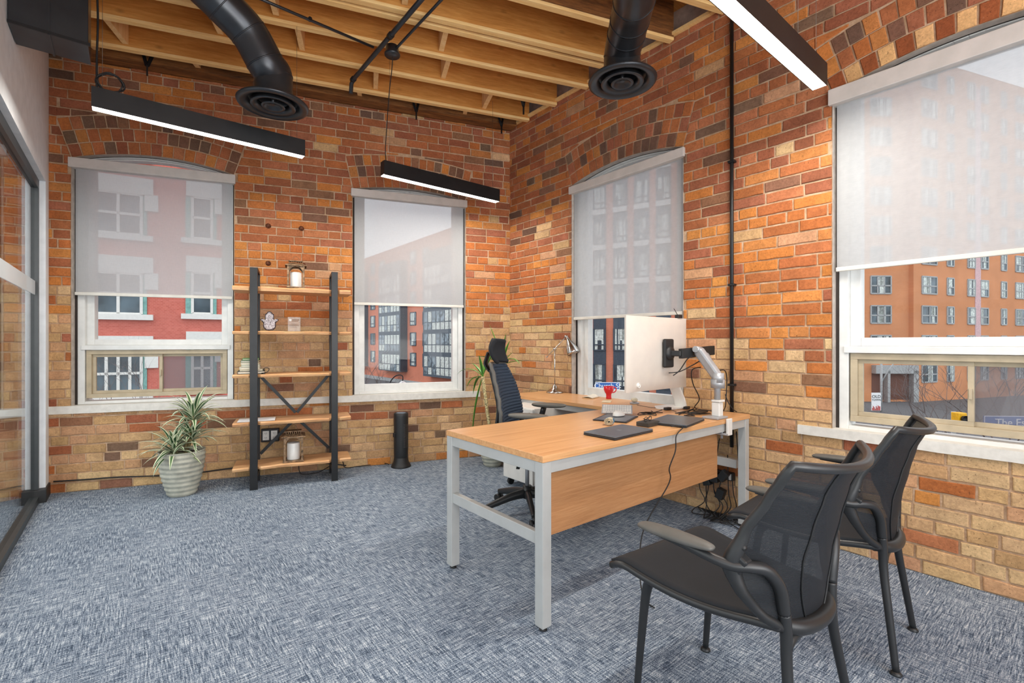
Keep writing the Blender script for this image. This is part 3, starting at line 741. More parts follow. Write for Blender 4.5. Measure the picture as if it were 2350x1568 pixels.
# street furniture
def text(s, size, mat, loc, rot, name, parent=None, ext=0.004, align='CENTER'):
    c = bpy.data.curves.new(name, 'FONT'); c.body = s; c.size = size; c.extrude = ext; c.align_x = align; c.align_y = 'CENTER'
    o = bpy.data.objects.new(name, c); COL.objects.link(o); c.materials.append(mat); o.location = loc; o.rotation_euler = rot
    bpy.context.view_layer.update()
    me = bpy.data.meshes.new_from_object(o.evaluated_get(bpy.context.evaluated_depsgraph_get())); me.name = name
    q = bpy.data.objects.new(name, me); COL.objects.link(q); q.location = loc; q.rotation_euler = rot
    bpy.data.objects.remove(o, do_unlink=True)
    if parent: q.parent = parent
    return q
M['sign_blue'] = plain('sign_blue', (38, 98, 172), 0.5, var=0.02); M['sign_white'] = plain('sign_white', (240, 240, 240), 0.5, var=0.0)
def street_sign(label, s, px, py, d, w, h, size):
    p = gnd(px, d); z = CAM_H+(787-py)/1090*d
    o = thing('street_sign', label, 'sign', (p.x, p.y, z), -YAW+(-0.05))
    MB().box((-w/2, 0, -h/2), (w/2, 0.02, h/2)).build('sign_panel', M['sign_blue'], o)
    m = MB(); 
    for (a, b, c_, e) in ((-w/2, w/2, h/2-0.012, h/2), (-w/2, w/2, -h/2, -h/2+0.012), (-w/2, -w/2+0.012, -h/2, h/2), (w/2-0.012, w/2, -h/2, h/2)): m.box((a, -0.004, c_), (b, 0, e))
    m.build('sign_border', M['sign_white'], o)
    text(s, size, M['sign_white'], (0, -0.004, 0), (PI/2, 0, 0), 'lettering', o)
    MB().tube([(w/2-0.1, 0.05, -h/2-3.5 if z > 0 else STREET-z), (w/2-0.1, 0.05, h/2)], 0.03).build('sign_post', M['f_grey'], o)
street_sign('small blue street sign reading Church St, outside behind the red mug', 'Church St', 1394, 886, 11, 0.56, 0.17, 0.15)
street_sign('blue street sign reading The Esplanade, outside below the screened slider', 'The Esplanade', 2357, 971, 9, 1.55, 0.26, 0.20)
# banner on pole
p = gnd(2011, 40); z = CAM_H+(787-922)/1090*40
o = thing('street_banner', 'white street banner reading Old Town with red skyline on a pole', 'banner', (p.x, p.y, z), -YAW)
MB().box((-0.4, 0, -0.75), (0.4, 0.03, 0.75)).build('banner_cloth', M['sign_white'], o)
M['ink'] = plain('dark_ink', (40, 40, 44), 0.6); M['redink'] = plain('red_ink', (196, 60, 50), 0.6)
text('OLD', 0.36, M['ink'], (0, -0.01, 0.42), (PI/2, 0, 0), 'lettering', o); text('TOWN', 0.24, M['ink'], (0, -0.01, 0.14), (PI/2, 0, 0), 'lettering', o)
m = MB()
for k in range(9): a = -0.36+k*0.08; m.box((a, -0.01, -0.74), (a+0.06, 0, -0.74+R.uniform(0.12, 0.42)))
m.build('skyline_print', M['redink'], o)
MB().tube([(0.5, 0.1, STREET-z), (0.5, 0.1, 3.4)], 0.09).build('pole', M['f_grey'], o)
MB().tube([(0.5, 0.1, 1.6), (1.0, 0, 2.6), (1.6, -0.1, 3.5)], 0.05).build('pole_arm', M['f_grey'], o)
# yellow traffic signal
p = gnd(2210, 14); z = CAM_H+(787-956)/1090*14
o = thing('traffic_signal', 'yellow traffic signal housing showing at the middle of the sliding window', 'traffic light', (p.x, p.y, z), -YAW)
MB().box((-0.13, 0, -0.42), (0.13, 0.25, 0.1)).build('housing', plain('signal_yellow', (240, 178, 20), 0.4), o, bevel=0.02)
for k in range(2): MB().lathe([(0.001, 0.0), (0.09, 0.02), (0.1, 0.1)], (0, -0.0, -0.07-0.2*k), 16, axis=(0, -1, 0)).build('lens_hood', M['black_plastic'], o)
MB().tube([(0, 0.3, STREET-z), (0, 0.3, 0.1)], 0.06).build('pole', M['f_grey'], o)
# curved street lamp seen low in the second window
p = gnd(924, 42); z = CAM_H+(787-877)/1090*42
o = thing('street_lamp', 'curved black street lamp low in the window left of the room corner', 'street lamp', (p.x, p.y, z), -YAW)
MB().tube(smooth_path([(-1.2, 0, STREET-z), (-1.2, 0, -0.4), (-0.8, 0, 0.4), (-0.3, 0, 0.62), (0, 0, 0.5), (0, 0, 0.1)]), 0.05, 8).build('arm', M['black_metal'], o)
MB().lathe([(0.02, 0.1), (0.12, 0.06), (0.34, -0.1), (0.30, -0.16), (0.001, -0.18)], seg=20).build('lamp_head', M['sign_white'], o)
# bare trees
M['bark'] = plain('winter_bark', (112, 100, 98), 0.9)
def bare_tree(px, py, d, size, label, seed, thick=0.04):
    r = random.Random(seed); p = gnd(px, d); z = CAM_H+(787-py)/1090*d
    o = thing('bare_tree', label, 'tree', (p.x, p.y, STREET)); m = MB(); top = z-STREET
    def br(a, v, L, rad, n):
        pts = [a]; q = Vector(a); v = Vector(v).normalized()
        for k in range(4): v = (v+Vector((r.uniform(-.2, .2), r.uniform(-.2, .2), r.uniform(-.08, .16)))).normalized(); q = q+v*(L/4); pts.append(q)
        m.tube(pts, [rad*(1-0.17*k) for k in range(5)], 5, caps=False)
        if n:
            for k in range(3 if n > 1 else 4):
                w = (v+Vector((r.uniform(-1, 1), r.uniform(-1, 1), r.uniform(-.3, .8)))).normalized(); br(pts[r.choice([2, 3, 4])], w, L*r.uniform(0.55, 0.8), rad*0.5, n-1)
    m.tube([(0, 0, 0), (0.05, 0, top-size)], [0.13, 0.1], 8)
    for k in range(5): br(Vector((0.05, 0, top-size)), (r.uniform(-1, 1), r.uniform(-1, 1), r.uniform(0.4, 1.1)), size*0.75, thick, 3)
    m.build('branches', M['bark'], o)
bare_tree(2190, 900, 16, 2.4, 'bare winter tree outside the sliding window behind the mesh chairs', 3, 0.032)
bare_tree(2310, 880, 18, 3.0, 'bare winter tree outside behind the screened half of the sliding window', 5)
bare_tree(845, 850, 36, 4.2, 'bare winter tree low outside the window left of the room corner', 9)
bare_tree(275, 880, 12, 2.0, 'bare twigs of a young tree outside the window beside the glass partition', 11, 0.016)
# ---------------------------------------------------------------- placing helpers
def on(px, py, z):
    t = (CAM_H-z)*1090/(py-787); p = gnd(px, t); return Vector((p.x, p.y, z))
def at(px, py, d):
    p = gnd(px, d); return Vector((p.x, p.y, CAM_H+(787-py)/1090*d))
M['lamp_strip'] = mat_emit('lamp_diffuser_glow', (255, 247, 232), 9.0)
M['wire'] = plain('steel_wire', (120, 112, 104), 0.4, 0.8)
M['rubber'] = plain('black_cable', (24, 24, 26), 0.55)
M['chrome'] = plain('brushed_steel', (200, 198, 194), 0.18, 1.0, var=0.03)
M['silver'] = plain('silver_plastic', (176, 178, 182), 0.4, 0.4, var=0.03)
M['wplastic'] = plain('white_plastic', (228, 226, 221), 0.35, var=0.015)
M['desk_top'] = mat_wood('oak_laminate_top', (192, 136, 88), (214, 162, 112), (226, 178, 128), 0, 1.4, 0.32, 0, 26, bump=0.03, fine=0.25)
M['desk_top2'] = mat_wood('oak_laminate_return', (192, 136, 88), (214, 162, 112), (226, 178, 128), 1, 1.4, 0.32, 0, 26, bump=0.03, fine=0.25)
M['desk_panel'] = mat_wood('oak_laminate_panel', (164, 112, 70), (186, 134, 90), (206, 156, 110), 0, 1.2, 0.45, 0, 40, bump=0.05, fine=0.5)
M['desk_metal'] = plain('light_grey_powder_coat', (186, 188, 187), 0.42, 0.15, var=0.015)
M['shelf_wood'] = mat_wood('live_edge_acacia', (158, 100, 66), (208, 158, 110), (230, 190, 142), 0, 1.0, 0.4, 0.3, 12, bump=0.05)

# ---------------------------------------------------------------- hanging light bars
def light_bar(label, x0, x1, y, z, wires, power):
    L = x1-x0; o = thing('pendant_light_bar', label, 'pendant light', ((x0+x1)/2, y, z), 0, 'black hanging light bars')
    h = 0.118; w = 0.072; m = MB()
    m.box((-L/2, -w/2, 0.006), (L/2, w/2, h)); m.box((-L/2, -w/2, 0), (L/2, -w/2+0.003, 0.006)); m.box((-L/2, w/2-0.003, 0), (L/2, w/2, 0.006))
    m.build('housing', M['black_metal'], o)
    MB().box((-L/2+0.003, -w/2+0.003, 0.001), (L/2-0.003, w/2-0.003, 0.0055)).build('diffuser', M['lamp_strip'], o)
    for x in wires: MB().tube([(x-(x0+x1)/2, 0, h), (x-(x0+x1)/2, 0, 3.56-z)], 0.0011, 5).build('suspension_wire', M['wire'], o)
    area_light('bar_down_light', (0, 0, -0.004), (0, 0, 0), L, w, power, (1.0, 0.95, 0.86), o)
    return o
ZL = 2.59
la = light_bar('long black light bar hanging before the window beside the glass partition', -0.168, 1.008, 3.699, ZL, (-0.12, 0.96), 22)
lb = light_bar('black light bar hanging nearest the brick corner of the room', 1.617, 2.80, 3.692, ZL, (1.68, 2.74), 22)
lc = light_bar('black light bar with its glowing underside turned to view, over the office chairs', 1.70, 2.893, 0.948, ZL, (1.75, 2.84, 2.6), 30)
# cords
def cord(name, pts, r, parent, mat=None, n=6): return MB().tube(smooth_path(pts, n), r, 6).build(name, mat or M['rubber'], parent, True)
cord('power_cord', [(-0.145, 3.70, 2.70), (-0.145, 3.705, 2.9), (-0.14, 3.70, 3.1), (-0.143, 3.70, 3.3), (-0.14, 3.71, 3.56)], 0.006, la)
ring = []
for k in range(75): a = k/24*2*PI; ring.append((-0.085+(0.062+0.006*math.sin(k*0.37))*math.cos(a), 3.70+0.01*math.sin(k*0.9), 2.765+(0.052+0.005*math.sin(k*0.5))*math.sin(a)))
MB().tube(ring, 0.0045, 6).build('coiled_cord', M['rubber'], la, True)
cord('power_cord', [(1.648, 3.69, 2.70), (1.642, 3.69, 2.80), (1.65, 3.68, 3.0), (1.652, 3.64, 3.25), (1.62, 3.52, 3.38), (1.60, 3.46, 3.45)], 0.0035, lb)
MB().lathe([(0.001, 0.0), (0.056, 0.0), (0.06, 0.006), (0.06, 0.016), (0.05, 0.03), (0.047, 0.075), (0.001, 0.076)], (1.594, 3.455, 3.448), 24).build('ceiling_cup', M['duct'], lb, True)

# ---------------------------------------------------------------- ventilation
def elbow_duct(label, pts, diff, seams):
    o = thing('air_duct', label, 'air duct', diff, 0, 'round black ceiling ducts')
    path = smooth_path(pts, 7); r = 0.1125
    MB().tube(path, r, 28, caps=False).build('duct_pipe', M['duct'], o, True)
    for k in seams:
        k = min(int(k*(len(path)-2))+1, len(path)-2); t = (path[k+1]-path[k-1]).normalized()
        MB().tube([path[k]-t*0.004, path[k]+t*0.004], r+0.0025, 28).build('duct_seam', M['duct'], o, True)
    c = Vector(diff)
    MB().lathe([(0.115, 0.11), (0.118, 0.055), (0.135, 0.035), (0.205, 0.012), (0.212, 0.004), (0.208, -0.006), (0.195, -0.012), (0.165, -0.006), (0.15, 0.008), (0.14, 0.05)], c, 48).build('diffuser_flange', M['duct'], o, True)
    MB().lathe([(0.132, -0.010), (0.128, -0.016), (0.10, -0.006), (0.092, 0.004), (0.09, 0.03), (0.12, 0.02), (0.132, -0.010)], c, 48).build('diffuser_ring', M['duct'], o, True)
    MB().lathe([(0.070, -0.012), (0.064, -0.018), (0.05, -0.012), (0.044, 0.0), (0.001, 0.004)], c, 32).build('diffuser_cone', M['duct'], o, True)
    MB().tube([c+Vector((0, 0, 0.0)), c+Vector((0, 0, 0.09))], 0.012, 8).build('diffuser_stem', M['duct'], o, True)
d1 = at(627, 241, 3.05)
elbow_duct('round black duct ending over the light bar by the left window', [d1+Vector((0, 0, 0.10)), d1+Vector((0.0, 0.0, 0.2)), at(612, 150, 3.0), at(570, 75, 2.93), at(500, 0, 2.80), at(425, -85, 2.68), at(425, -85, 2.68)+Vector((-0.12, -0.45, 0.05)), at(425, -85, 2.68)+Vector((-0.2, -1.0, 0.05))], d1, (0.12, 0.3, 0.42, 0.55, 0.68, 0.8))
d2 = at(1428, 188, 2.99)
elbow_duct('round black duct ending in front of the right brick wall', [d2+Vector((0, 0, 0.10)), d2+Vector((0, 0, 0.18)), at(1436, 85, 2.86), at(1449, 30, 2.68), at(1458, -20, 2.5), at(1470, -140, 2.2)], d2, (0.15, 0.42, 0.55, 0.75))
vb = thing('ventilation_box', 'black sheet metal box hanging high beside the white wall', 'duct box', (-0.33, 3.74, 2.913))
MB().box((XL+0.003, 3.62, 2.913), (-0.178, 3.865, Z_DECK-0.02)).build('box_body', M['duct'], vb, True, bevel=0.004)
MB().box((-0.345, 3.613, 2.906), (-0.335, 3.868, Z_DECK-0.03)).build('box_seam', M['duct'], vb, True)
MB().box((XL+0.003, 3.61, 2.909), (-0.17, 3.62, 2.925)).build('box_flange', M['black_metal'], vb, True)
def conduit(name, label, cat, pts, r, clips=()):
    o = thing(name, label, cat, pts[0])
    MB().tube(pts, r, 12).build('tube', M['duct'], o, True)
    for c in clips: MB().tube([Vector(c)-Vector((0, r*1.2, 0)), Vector(c)+Vector((0, r*1.2, 0))], r*1.35, 12).build('coupling', M['black_metal'], o, True)
    return o
conduit('ceiling_pipe', 'thick dark pipe under the joists ending above the back brick wall', 'pipe', [(1.486, 1.2, 3.46), (1.486, 3.98, 3.46), (1.486, 4.03, 3.44), (1.486, 4.045, 3.36)], 0.017, [(1.486, 3.99, 3.46), (1.486, 3.25, 3.46)])
conduit('ceiling_conduit', 'thin dark conduit reaching the round cup over the small light bar', 'pipe', [(1.63, 1.2, 3.50), (1.612, 3.40, 3.50), (1.60, 3.44, 3.49)], 0.010)
conduit('ceiling_conduit', 'thin dark conduit crossing the joists from the upper left', 'pipe', [(-0.4, 3.52, 3.515), (0.7, 3.52, 3.515), (1.47, 3.52, 3.50)], 0.010, [(1.0, 3.52, 3.515)])
wp = thing('wall_pipe', 'vertical black pipe on the right brick wall between the windows', 'pipe', (XB-0.022, 1.598, 0.76))
MB().tube([(XB-0.022, 1.598, 0.50), (XB-0.022, 1.598, 3.50)], 0.0125, 12).build('tube', M['black_metal'], wp, True)
for z in (0.93, 1.62, 2.47): MB().box((XB-0.04, 1.575, z-0.008), (XB, 1.62, z+0.008)).build('pipe_clip', M['black_metal'], wp, True, bevel=0.003)

# bolts on the brick
M['rust'] = plain('rusty_iron', (110, 66, 44), 0.7, 0.4, var=0.25, vscale=60)
for (u, z), lb_ in (((2.38, 2.30), 'old iron plug in the brick above the tall shelf, upper left one'), ((2.10, 2.30), 'old iron plug in the brick above the tall shelf, upper right one'), ((2.38, 1.955), 'rusty bolt head in the brick, left of the metal lantern top'), ((2.085, 1.955), 'rusty bolt head in the brick, right of the metal lantern top')):
    c = fA(u, z, 0.0); m = MB(); m.lathe([(0.001, 0.024), (0.010, 0.024), (0.015, 0.018), (0.017, 0.004), (0.024, 0.0), (0.024, -0.006)], c, 12, axis=(na.x, na.y, 0)); tag(m.build('wall_bolt', M['rust']), lb_, 'bolt', 'iron bolts in the brick over the shelf')

# ---------------------------------------------------------------- tall shelf
SHO = Vector((0.817, 4.40, 0)); SHR = -math.radians(14.4)
SHM = Matrix.LocRotScale(SHO, Matrix.Rotation(SHR, 3, 'Z').to_quaternion(), None)
sh = thing('open_shelf', 'tall open shelf with black metal sides and live edge wooden boards', 'shelf', SHO, SHR)
for x0, x1 in ((-0.04, 0.018), (0.592, 0.645)):
    f = MB().box((x0, -0.005, 0), (x1, 0.02, 1.845)).build('upright', M['black_metal'], sh, bevel=0.002)
    f = MB().box((x0, 0.28, 0), (x1, 0.305, 1.845)).build('upright', M['black_metal'], sh, bevel=0.002)
    MB().box((x0, 0.02, 1.82), (x1, 0.28, 1.845)).build('top_bar', M['black_metal'], sh)
    MB().box((x0, 0.02, 0.10), (x1, 0.28, 0.125)).build('bottom_bar', M['black_metal'], sh)
SHZ = (1.69, 1.318, 0.957, 0.560, 0.190)
for i, z in enumerate(SHZ):
    m = MB(); n = 40; x0, x1 = -0.165, 0.755; rr = random.Random(20+i)
    ph = [rr.uniform(0, 6) for _ in range(4)]; TH = 0.036 if i in (0,) else 0.026
    def edge(t, k): return 0.006*math.sin(t*9+ph[k])+0.004*math.sin(t*23+ph[k+1])
    vs = []; fs = []
    for k in range(n+1):
        t = k/n; x = x0+(x1-x0)*t; yf = 0.023+edge(t, 0)*0.5-0.0; yb = 0.278
        inside = (-0.046 < x < 0.024) or (0.586 < x < 0.651)
        yf = 0.0215 if inside else -0.002+edge(t, 0)
        yb = 0.279 if inside else 0.30+edge(t, 2)
        zt = z+0.002*math.sin(t*15+ph[2]); b = 0.012+0.004*math.sin(t*20+ph[3])
        vs += [(x, yf+b, zt), (x, yf, zt-TH*0.35), (x, yf+b*0.4, z-TH), (x, yb, z-TH), (x, yb, zt)]
    for k in range(n):
        for j in range(5): fs.append((k*5+j, k*5+(j+1) % 5, (k+1)*5+(j+1) % 5, (k+1)*5+j))
    fs += [(0, 1, 2, 3, 4), tuple(n*5+j for j in (4, 3, 2, 1, 0))]
    m.add(vs, fs); m.build('shelf_board', M['shelf_wood'], sh)
for a, b in (((0.02, 0.925), (0.305, 0.585)), ((0.59, 0.925), (0.315, 0.585)), ((0.02, 0.235), (0.30, 0.528)), ((0.59, 0.235), (0.32, 0.528))):
    MB().bar((a[0], 0.292, a[1]), (b[0], 0.292, b[1]), 0.026, 0.006, up=(0, 1, 0)).build('cross_brace', M['black_metal'], sh)
def shw(x, y, z): return SHM @ Vector((x, y, z))

M['bronze'] = plain('weathered_bronze', (128, 104, 80), 0.55, 0.6, var=0.3, vscale=40)
M['candle'] = plain('white_wax', (228, 226, 222), 0.35, var=0.01)
def lantern(x, y, z, label, clabel, s=1.0, rz=0.0):
    o = thing('candle_lantern', label, 'lantern', shw(x, y, z), SHR+rz, 'metal candle lanterns')
    w = 0.066*s; H = 0.185*s; m = MB()
    MB().box((-w*1.08, -w*1.08, 0), (w*1.08, w*1.08, 0.012)).build('base', M['bronze'], o, bevel=0.002)
    for sx in (-1, 1):
        for sy in (-1, 1):
            MB().box((min(sx*w, sx*(w-0.016)), min(sy*w, sy*(w-0.016)), 0.012), (max(sx*w, sx*(w-0.016)), max(sy*w, sy*(w-0.016)), H)).build('corner_post', M['bronze'], o)
    m = MB()                                          # arched heads front, back and sides
    for ax in range(4):
        def fn(u, v, d_, ax=ax):
            p = Vector((u, -w+d_, v)); return Matrix.Rotation(ax*PI/2, 3, 'Z') @ p
        N = 12; ri = w-0.015; zc = H-ri-0.006
        for k in range(N):
            a0 = PI*k/N; a1 = PI*(k+1)/N
            p0 = (ri*math.cos(a0), zc+ri*math.sin(a0)); p1 = (ri*math.cos(a1), zc+ri*math.sin(a1))
            m.prism([p0, (p0[0], H), (p1[0], H), p1], 0.001, 0.005, fn)
    m.build('arched_frame', M['bronze'], o)
    # roof, vent collar and ring
    m = MB(); m.lathe([(w*1.75, H), (w*1.72, H+0.006), (w*0.95, H+0.024), (0.001, H+0.024)], (0, 0, 0), 4, smooth=False)
    r_ = m.build('roof', M['bronze'], o); r_.rotation_euler = (0, 0, PI/4)
    for k in range(8):
        a = -w*0.75+w*1.5*k/7
        for yy in (-w*0.5, w*0.5): MB().box((a-0.002, yy-0.002, H+0.02), (a+0.002, yy+0.002, H+0.042)).build('vent_bar', M['bronze'], o)
    MB().box((-w*0.85, -w*0.6, H+0.042), (w*0.85, w*0.6, H+0.048)).build('vent_cap', M['bronze'], o)
    pts = [(0.028*math.cos(a)*s, 0.0, H+0.047+0.04*s*math.sin(a)) for a in [PI*k/10 for k in range(11)]]
    MB().tube(pts, 0.0018, 6).build('handle', M['bronze'], o)
    c = MB().lathe([(0.001, 0.0), (0.043*s, 0.0), (0.044*s, 0.004), (0.044*s, 0.118*s), (0.040*s, 0.124*s), (0.030*s, 0.119*s), (0.001, 0.117*s)], seg=28).build('pillar_candle', M['candle'])
    c.location = shw(x, y, z+0.0125); tag(c, clabel, 'candle', 'white pillar candles in lanterns')
lantern(0.307, 0.10, SHZ[0]+0.003, 'weathered metal lantern on the top board of the tall shelf', 'white pillar candle in the lantern on the top board', 1.04)
lantern(0.288, 0.11, SHZ[4]+0.003, 'weathered metal lantern on the lowest board of the tall shelf', 'white pillar candle in the lantern on the lowest board', 1.16)

# hamsa ornament
M['hamsa_rim'] = plain('dark_pewter', (58, 46, 50), 0.5, 0.4); 
t = NT('silver_leaf_relief'); v = t.obj(); n_ = t.noise(v, 90, 6, 0.7, 1.5)
M['hamsa'] = t.end(t.bsdf(t.ramp(n_, [(0.42, (70, 60, 62)), (0.50, (176, 168, 172)), (0.7, (214, 210, 212))]), 0.35, 0.3, t.bump(n_, 0.6, 0.003)))
def hamsa_outline(s, g=0.0):
    h = [(0, -0.083), (0.026, -0.079), (0.043, -0.062), (0.049, -0.04), (0.046, -0.018), (0.055, -0.004), (0.071, 0.004), (0.068, 0.016), (0.052, 0.020), (0.036, 0.010), (0.033, 0.02), (0.033, 0.058), (0.022, 0.064), (0.014, 0.078), (0, 0.084)]
    full = h + [(-x, y) for x, y in h[::-1][1:-1]]
    return [(x*s+(g if x > 0 else -g if x < 0 else 0), y*s+(g if y > 0 else -g)) for x, y in full]
o = thing('hamsa_ornament', 'silver hand shaped ornament standing on the second board of the shelf', 'ornament', shw(0.10, 0.12, SHZ[1]+0.003), SHR)
MB().prism(hamsa_outline(0.96, 0.003), 0.003, 0.018, lambda u, v, w: Vector((u, w, v+0.087))).build('rim', M['hamsa_rim'], o, bevel=0.003)
MB().prism(hamsa_outline(0.92, -0.001), -0.001, 0.004, lambda u, v, w: Vector((u, w, v+0.087))).build('face', M['hamsa'], o, bevel=0.002)
# clear sign
M['acrylic'] = mat_glass('clear_acrylic', (0.93, 0.93, 0.93), 1.3, haze=0.16, hazec=(235, 232, 228))
M['print'] = plain('grey_print', (120, 96, 78), 0.6)
o = thing('acrylic_sign', 'small clear plastic award card with fine print on the second shelf board', 'sign', shw(0.293, 0.12, SHZ[1]+0.003), SHR)
MB().box((-0.05, 0, 0), (0.05, 0.003, 0.125)).build('panel', M['acrylic'], o)
m = MB()
for k in range(8): m.cbox((-0.031+0.006*math.cos(k*PI/4), -0.0006, 0.098+0.006*math.sin(k*PI/4)), (0.006, 0.0004, 0.0014), rot=Matrix.Rotation(-k*PI/4, 3, 'Y'))
m.build('star_emblem', M['sign_white'], o)
m = MB()
for z, w0, w1 in ((0.104, -0.016, 0.04), (0.096, -0.016, 0.04), (0.088, -0.016, 0.034)): m.box((w0, -0.0008, z-0.0022), (w1, -0.0002, z+0.0022))
for z, w0, w1 in ((0.064, -0.028, 0.028), (0.057, -0.04, 0.04), (0.051, -0.04, 0.036), (0.045, -0.02, 0.02), (0.034, -0.022, 0.024)): m.box((w0, -0.0008, z-0.0011), (w1, -0.0002, z+0.0011))
m.build('fine_print', M['print'], o)
# books
M['page'] = plain('page_block', (226, 218, 200), 0.8, var=0.06, vscale=300)
bk = [(0.024, (34, 44, 40), 'dark notebook at the very bottom of the shelf stack', 0.0, 0.10), (0.014, (196, 186, 158), 'cream book second from the bottom of the shelf stack', 0.004, 0.085), (0.02, (206, 198, 176), 'pale thick book in the lower half of the shelf stack', -0.008, 0.075), (0.018, (190, 200, 180), 'pale green book in the middle of the shelf stack', -0.004, 0.068), (0.018, (214, 204, 180), 'ivory book third from the top of the shelf stack', -0.006, 0.066), (0.018, (70, 96, 70), 'deep green book second from the top of the shelf stack', -0.008, 0.066), (0.014, (96, 150, 86), 'bright green topped book lying on top of the shelf stack', -0.006, 0.06)]
zz = SHZ[2]+0.003
for th, c, lb_, dx, hw in bk:
    a = R.uniform(-0.08, 0.08); o = thing('book', lb_, 'book', shw(-0.035+dx, 0.14, zz), SHR+a, 'books stacked on the third shelf board')
    m = MB(); cm = plain('book_cover', c, 0.6, var=0.05)
    m.box((-hw, -0.10, 0), (hw, 0.10, 0.0035)); m.box((-hw, -0.10, th-0.0035), (hw, 0.10, th)); m.box((-hw, -0.10, 0.002), (-hw+0.003, 0.10, th-0.002)); m.build('cover', cm, o)
    MB().box((-hw+0.003, -0.096, 0.002), (hw-0.003, 0.097, th-0.002)).build('pages', M['page'], o)
    zz += th+0.0006
M['paper'] = plain('white_paper', (232, 233, 236), 0.6, var=0.01)
m = MB(); m.cbox((0, 0, 0.0012), (0.14, 0.10, 0.001)); o = m.build('paper_sheet', M['paper']); o.location = shw(0.005, 0.13, SHZ[3]+0.003); o.rotation_euler = (0, 0, SHR); tag(o, 'white papers lying on the left end of the fourth shelf board', 'paper')
o = tag(cord('shelf_cable', [shw(0.045, 0.02, SHZ[2]+0.009), shw(0.09, -0.0, SHZ[2]+0.02), shw(0.10, 0.04, SHZ[2]+0.045), shw(0.07, 0.06, SHZ[2]+0.05), shw(0.05, 0.05, SHZ[2]+0.03)], 0.003, None), 'thin black cable looping beside the books on the shelf', 'cable')
# outlet and cables on the brick
c = fA(2.36, 0.372); o = thing('wall_outlet', 'double white socket in a black box on the brick behind the shelf', 'outlet', c, math.atan2(-ua.y, -ua.x))
MB().box((-0.075, -0.045, -0.06), (0.075, 0.0, 0.06)).build('back_box', M['black_plastic'], o, bevel=0.006)
for s_ in (-1, 1):
    q = MB().box((s_*0.034-0.026, -0.049, -0.042), (s_*0.034+0.026, -0.045, 0.042)).build('socket_plate', M['wplastic'], o, bevel=0.002)
    m = MB()
    for zc in (-0.02, 0.02): m.box((s_*0.034-0.008, -0.0500, zc-0.005), (s_*0.034-0.005, -0.049, zc+0.007)); m.box((s_*0.034+0.005, -0.0500, zc-0.005), (s_*0.034+0.008, -0.049, zc+0.007)); m.box((s_*0.034-0.002, -0.0500, zc-0.012), (s_*0.034+0.002, -0.049, zc-0.009))
    m.build('socket_slots', M['black_plastic'], o)
pts = [fA(3.93, 0.10, -0.012)]+[fA(3.93-0.2*k, 0.085+0.012*math.sin(k*1.1)+0.004*k*0, -0.012) for k in range(1, 11)]+[fA(1.7, 0.03, -0.02)]
tag(cord('floor_cable', pts, 0.006, None), 'black cable running low along the back brick wall behind the potted plant', 'cable')
tag(cord('floor_cable', [shw(0.33, 0.33, 0.15), shw(0.335, 0.30, 0.05), shw(0.37, 0.30, 0.012), shw(0.5, 0.32, 0.012), shw(0.6, 0.35, 0.05), shw(0.7, 0.33, 0.10), shw(0.74, 0.36, 0.02), shw(0.85, 0.38, 0.012), shw(1.1, 0.4, 0.012), (1.98, 4.37, 0.03)], 0.004, None), 'black cable from the shelf along the floor to the heater', 'cable')

# ---------------------------------------------------------------- tower heater
hx = thing('tower_heater', 'black tower heater standing by the back brick wall', 'heater', (2.09, 4.33, 0), 0.35)
MB().lathe([(0.001, 0), (0.095, 0), (0.097, 0.006), (0.09, 0.02), (0.074, 0.05), (0.068, 0.09), (0.066, 0.095)], seg=36).build('base', M['black_plastic'], hx)
MB().lathe([(0.066, 0.09), (0.068, 0.10), (0.070, 0.2), (0.070, 0.50), (0.068, 0.525), (0.062, 0.532), (0.001, 0.528)], seg=36).build('body', M['black_plastic'], hx)
m = MB()
for k in range(22):
    z = 0.20+k*0.0105; m.tube([(0.071*math.sin(a), -0.071*math.cos(a), z) for a in [(-0.42+0.84*j/8) for j in range(9)]], 0.0022, 5)
m.build('grille', plain('heater_grille', (84, 82, 82), 0.4, 0.5), hx)
MB().lathe([(0.001, 0.5335), (0.045, 0.5325), (0.048, 0.529)], seg=28).build('control_panel', plain('blue_grey_panel', (110, 130, 150), 0.3), hx)
MB().box((-0.082, 0.0, 0.3), (-0.066, 0.03, 0.34)).build('side_clip', M['black_plastic'], hx, bevel=0.004)

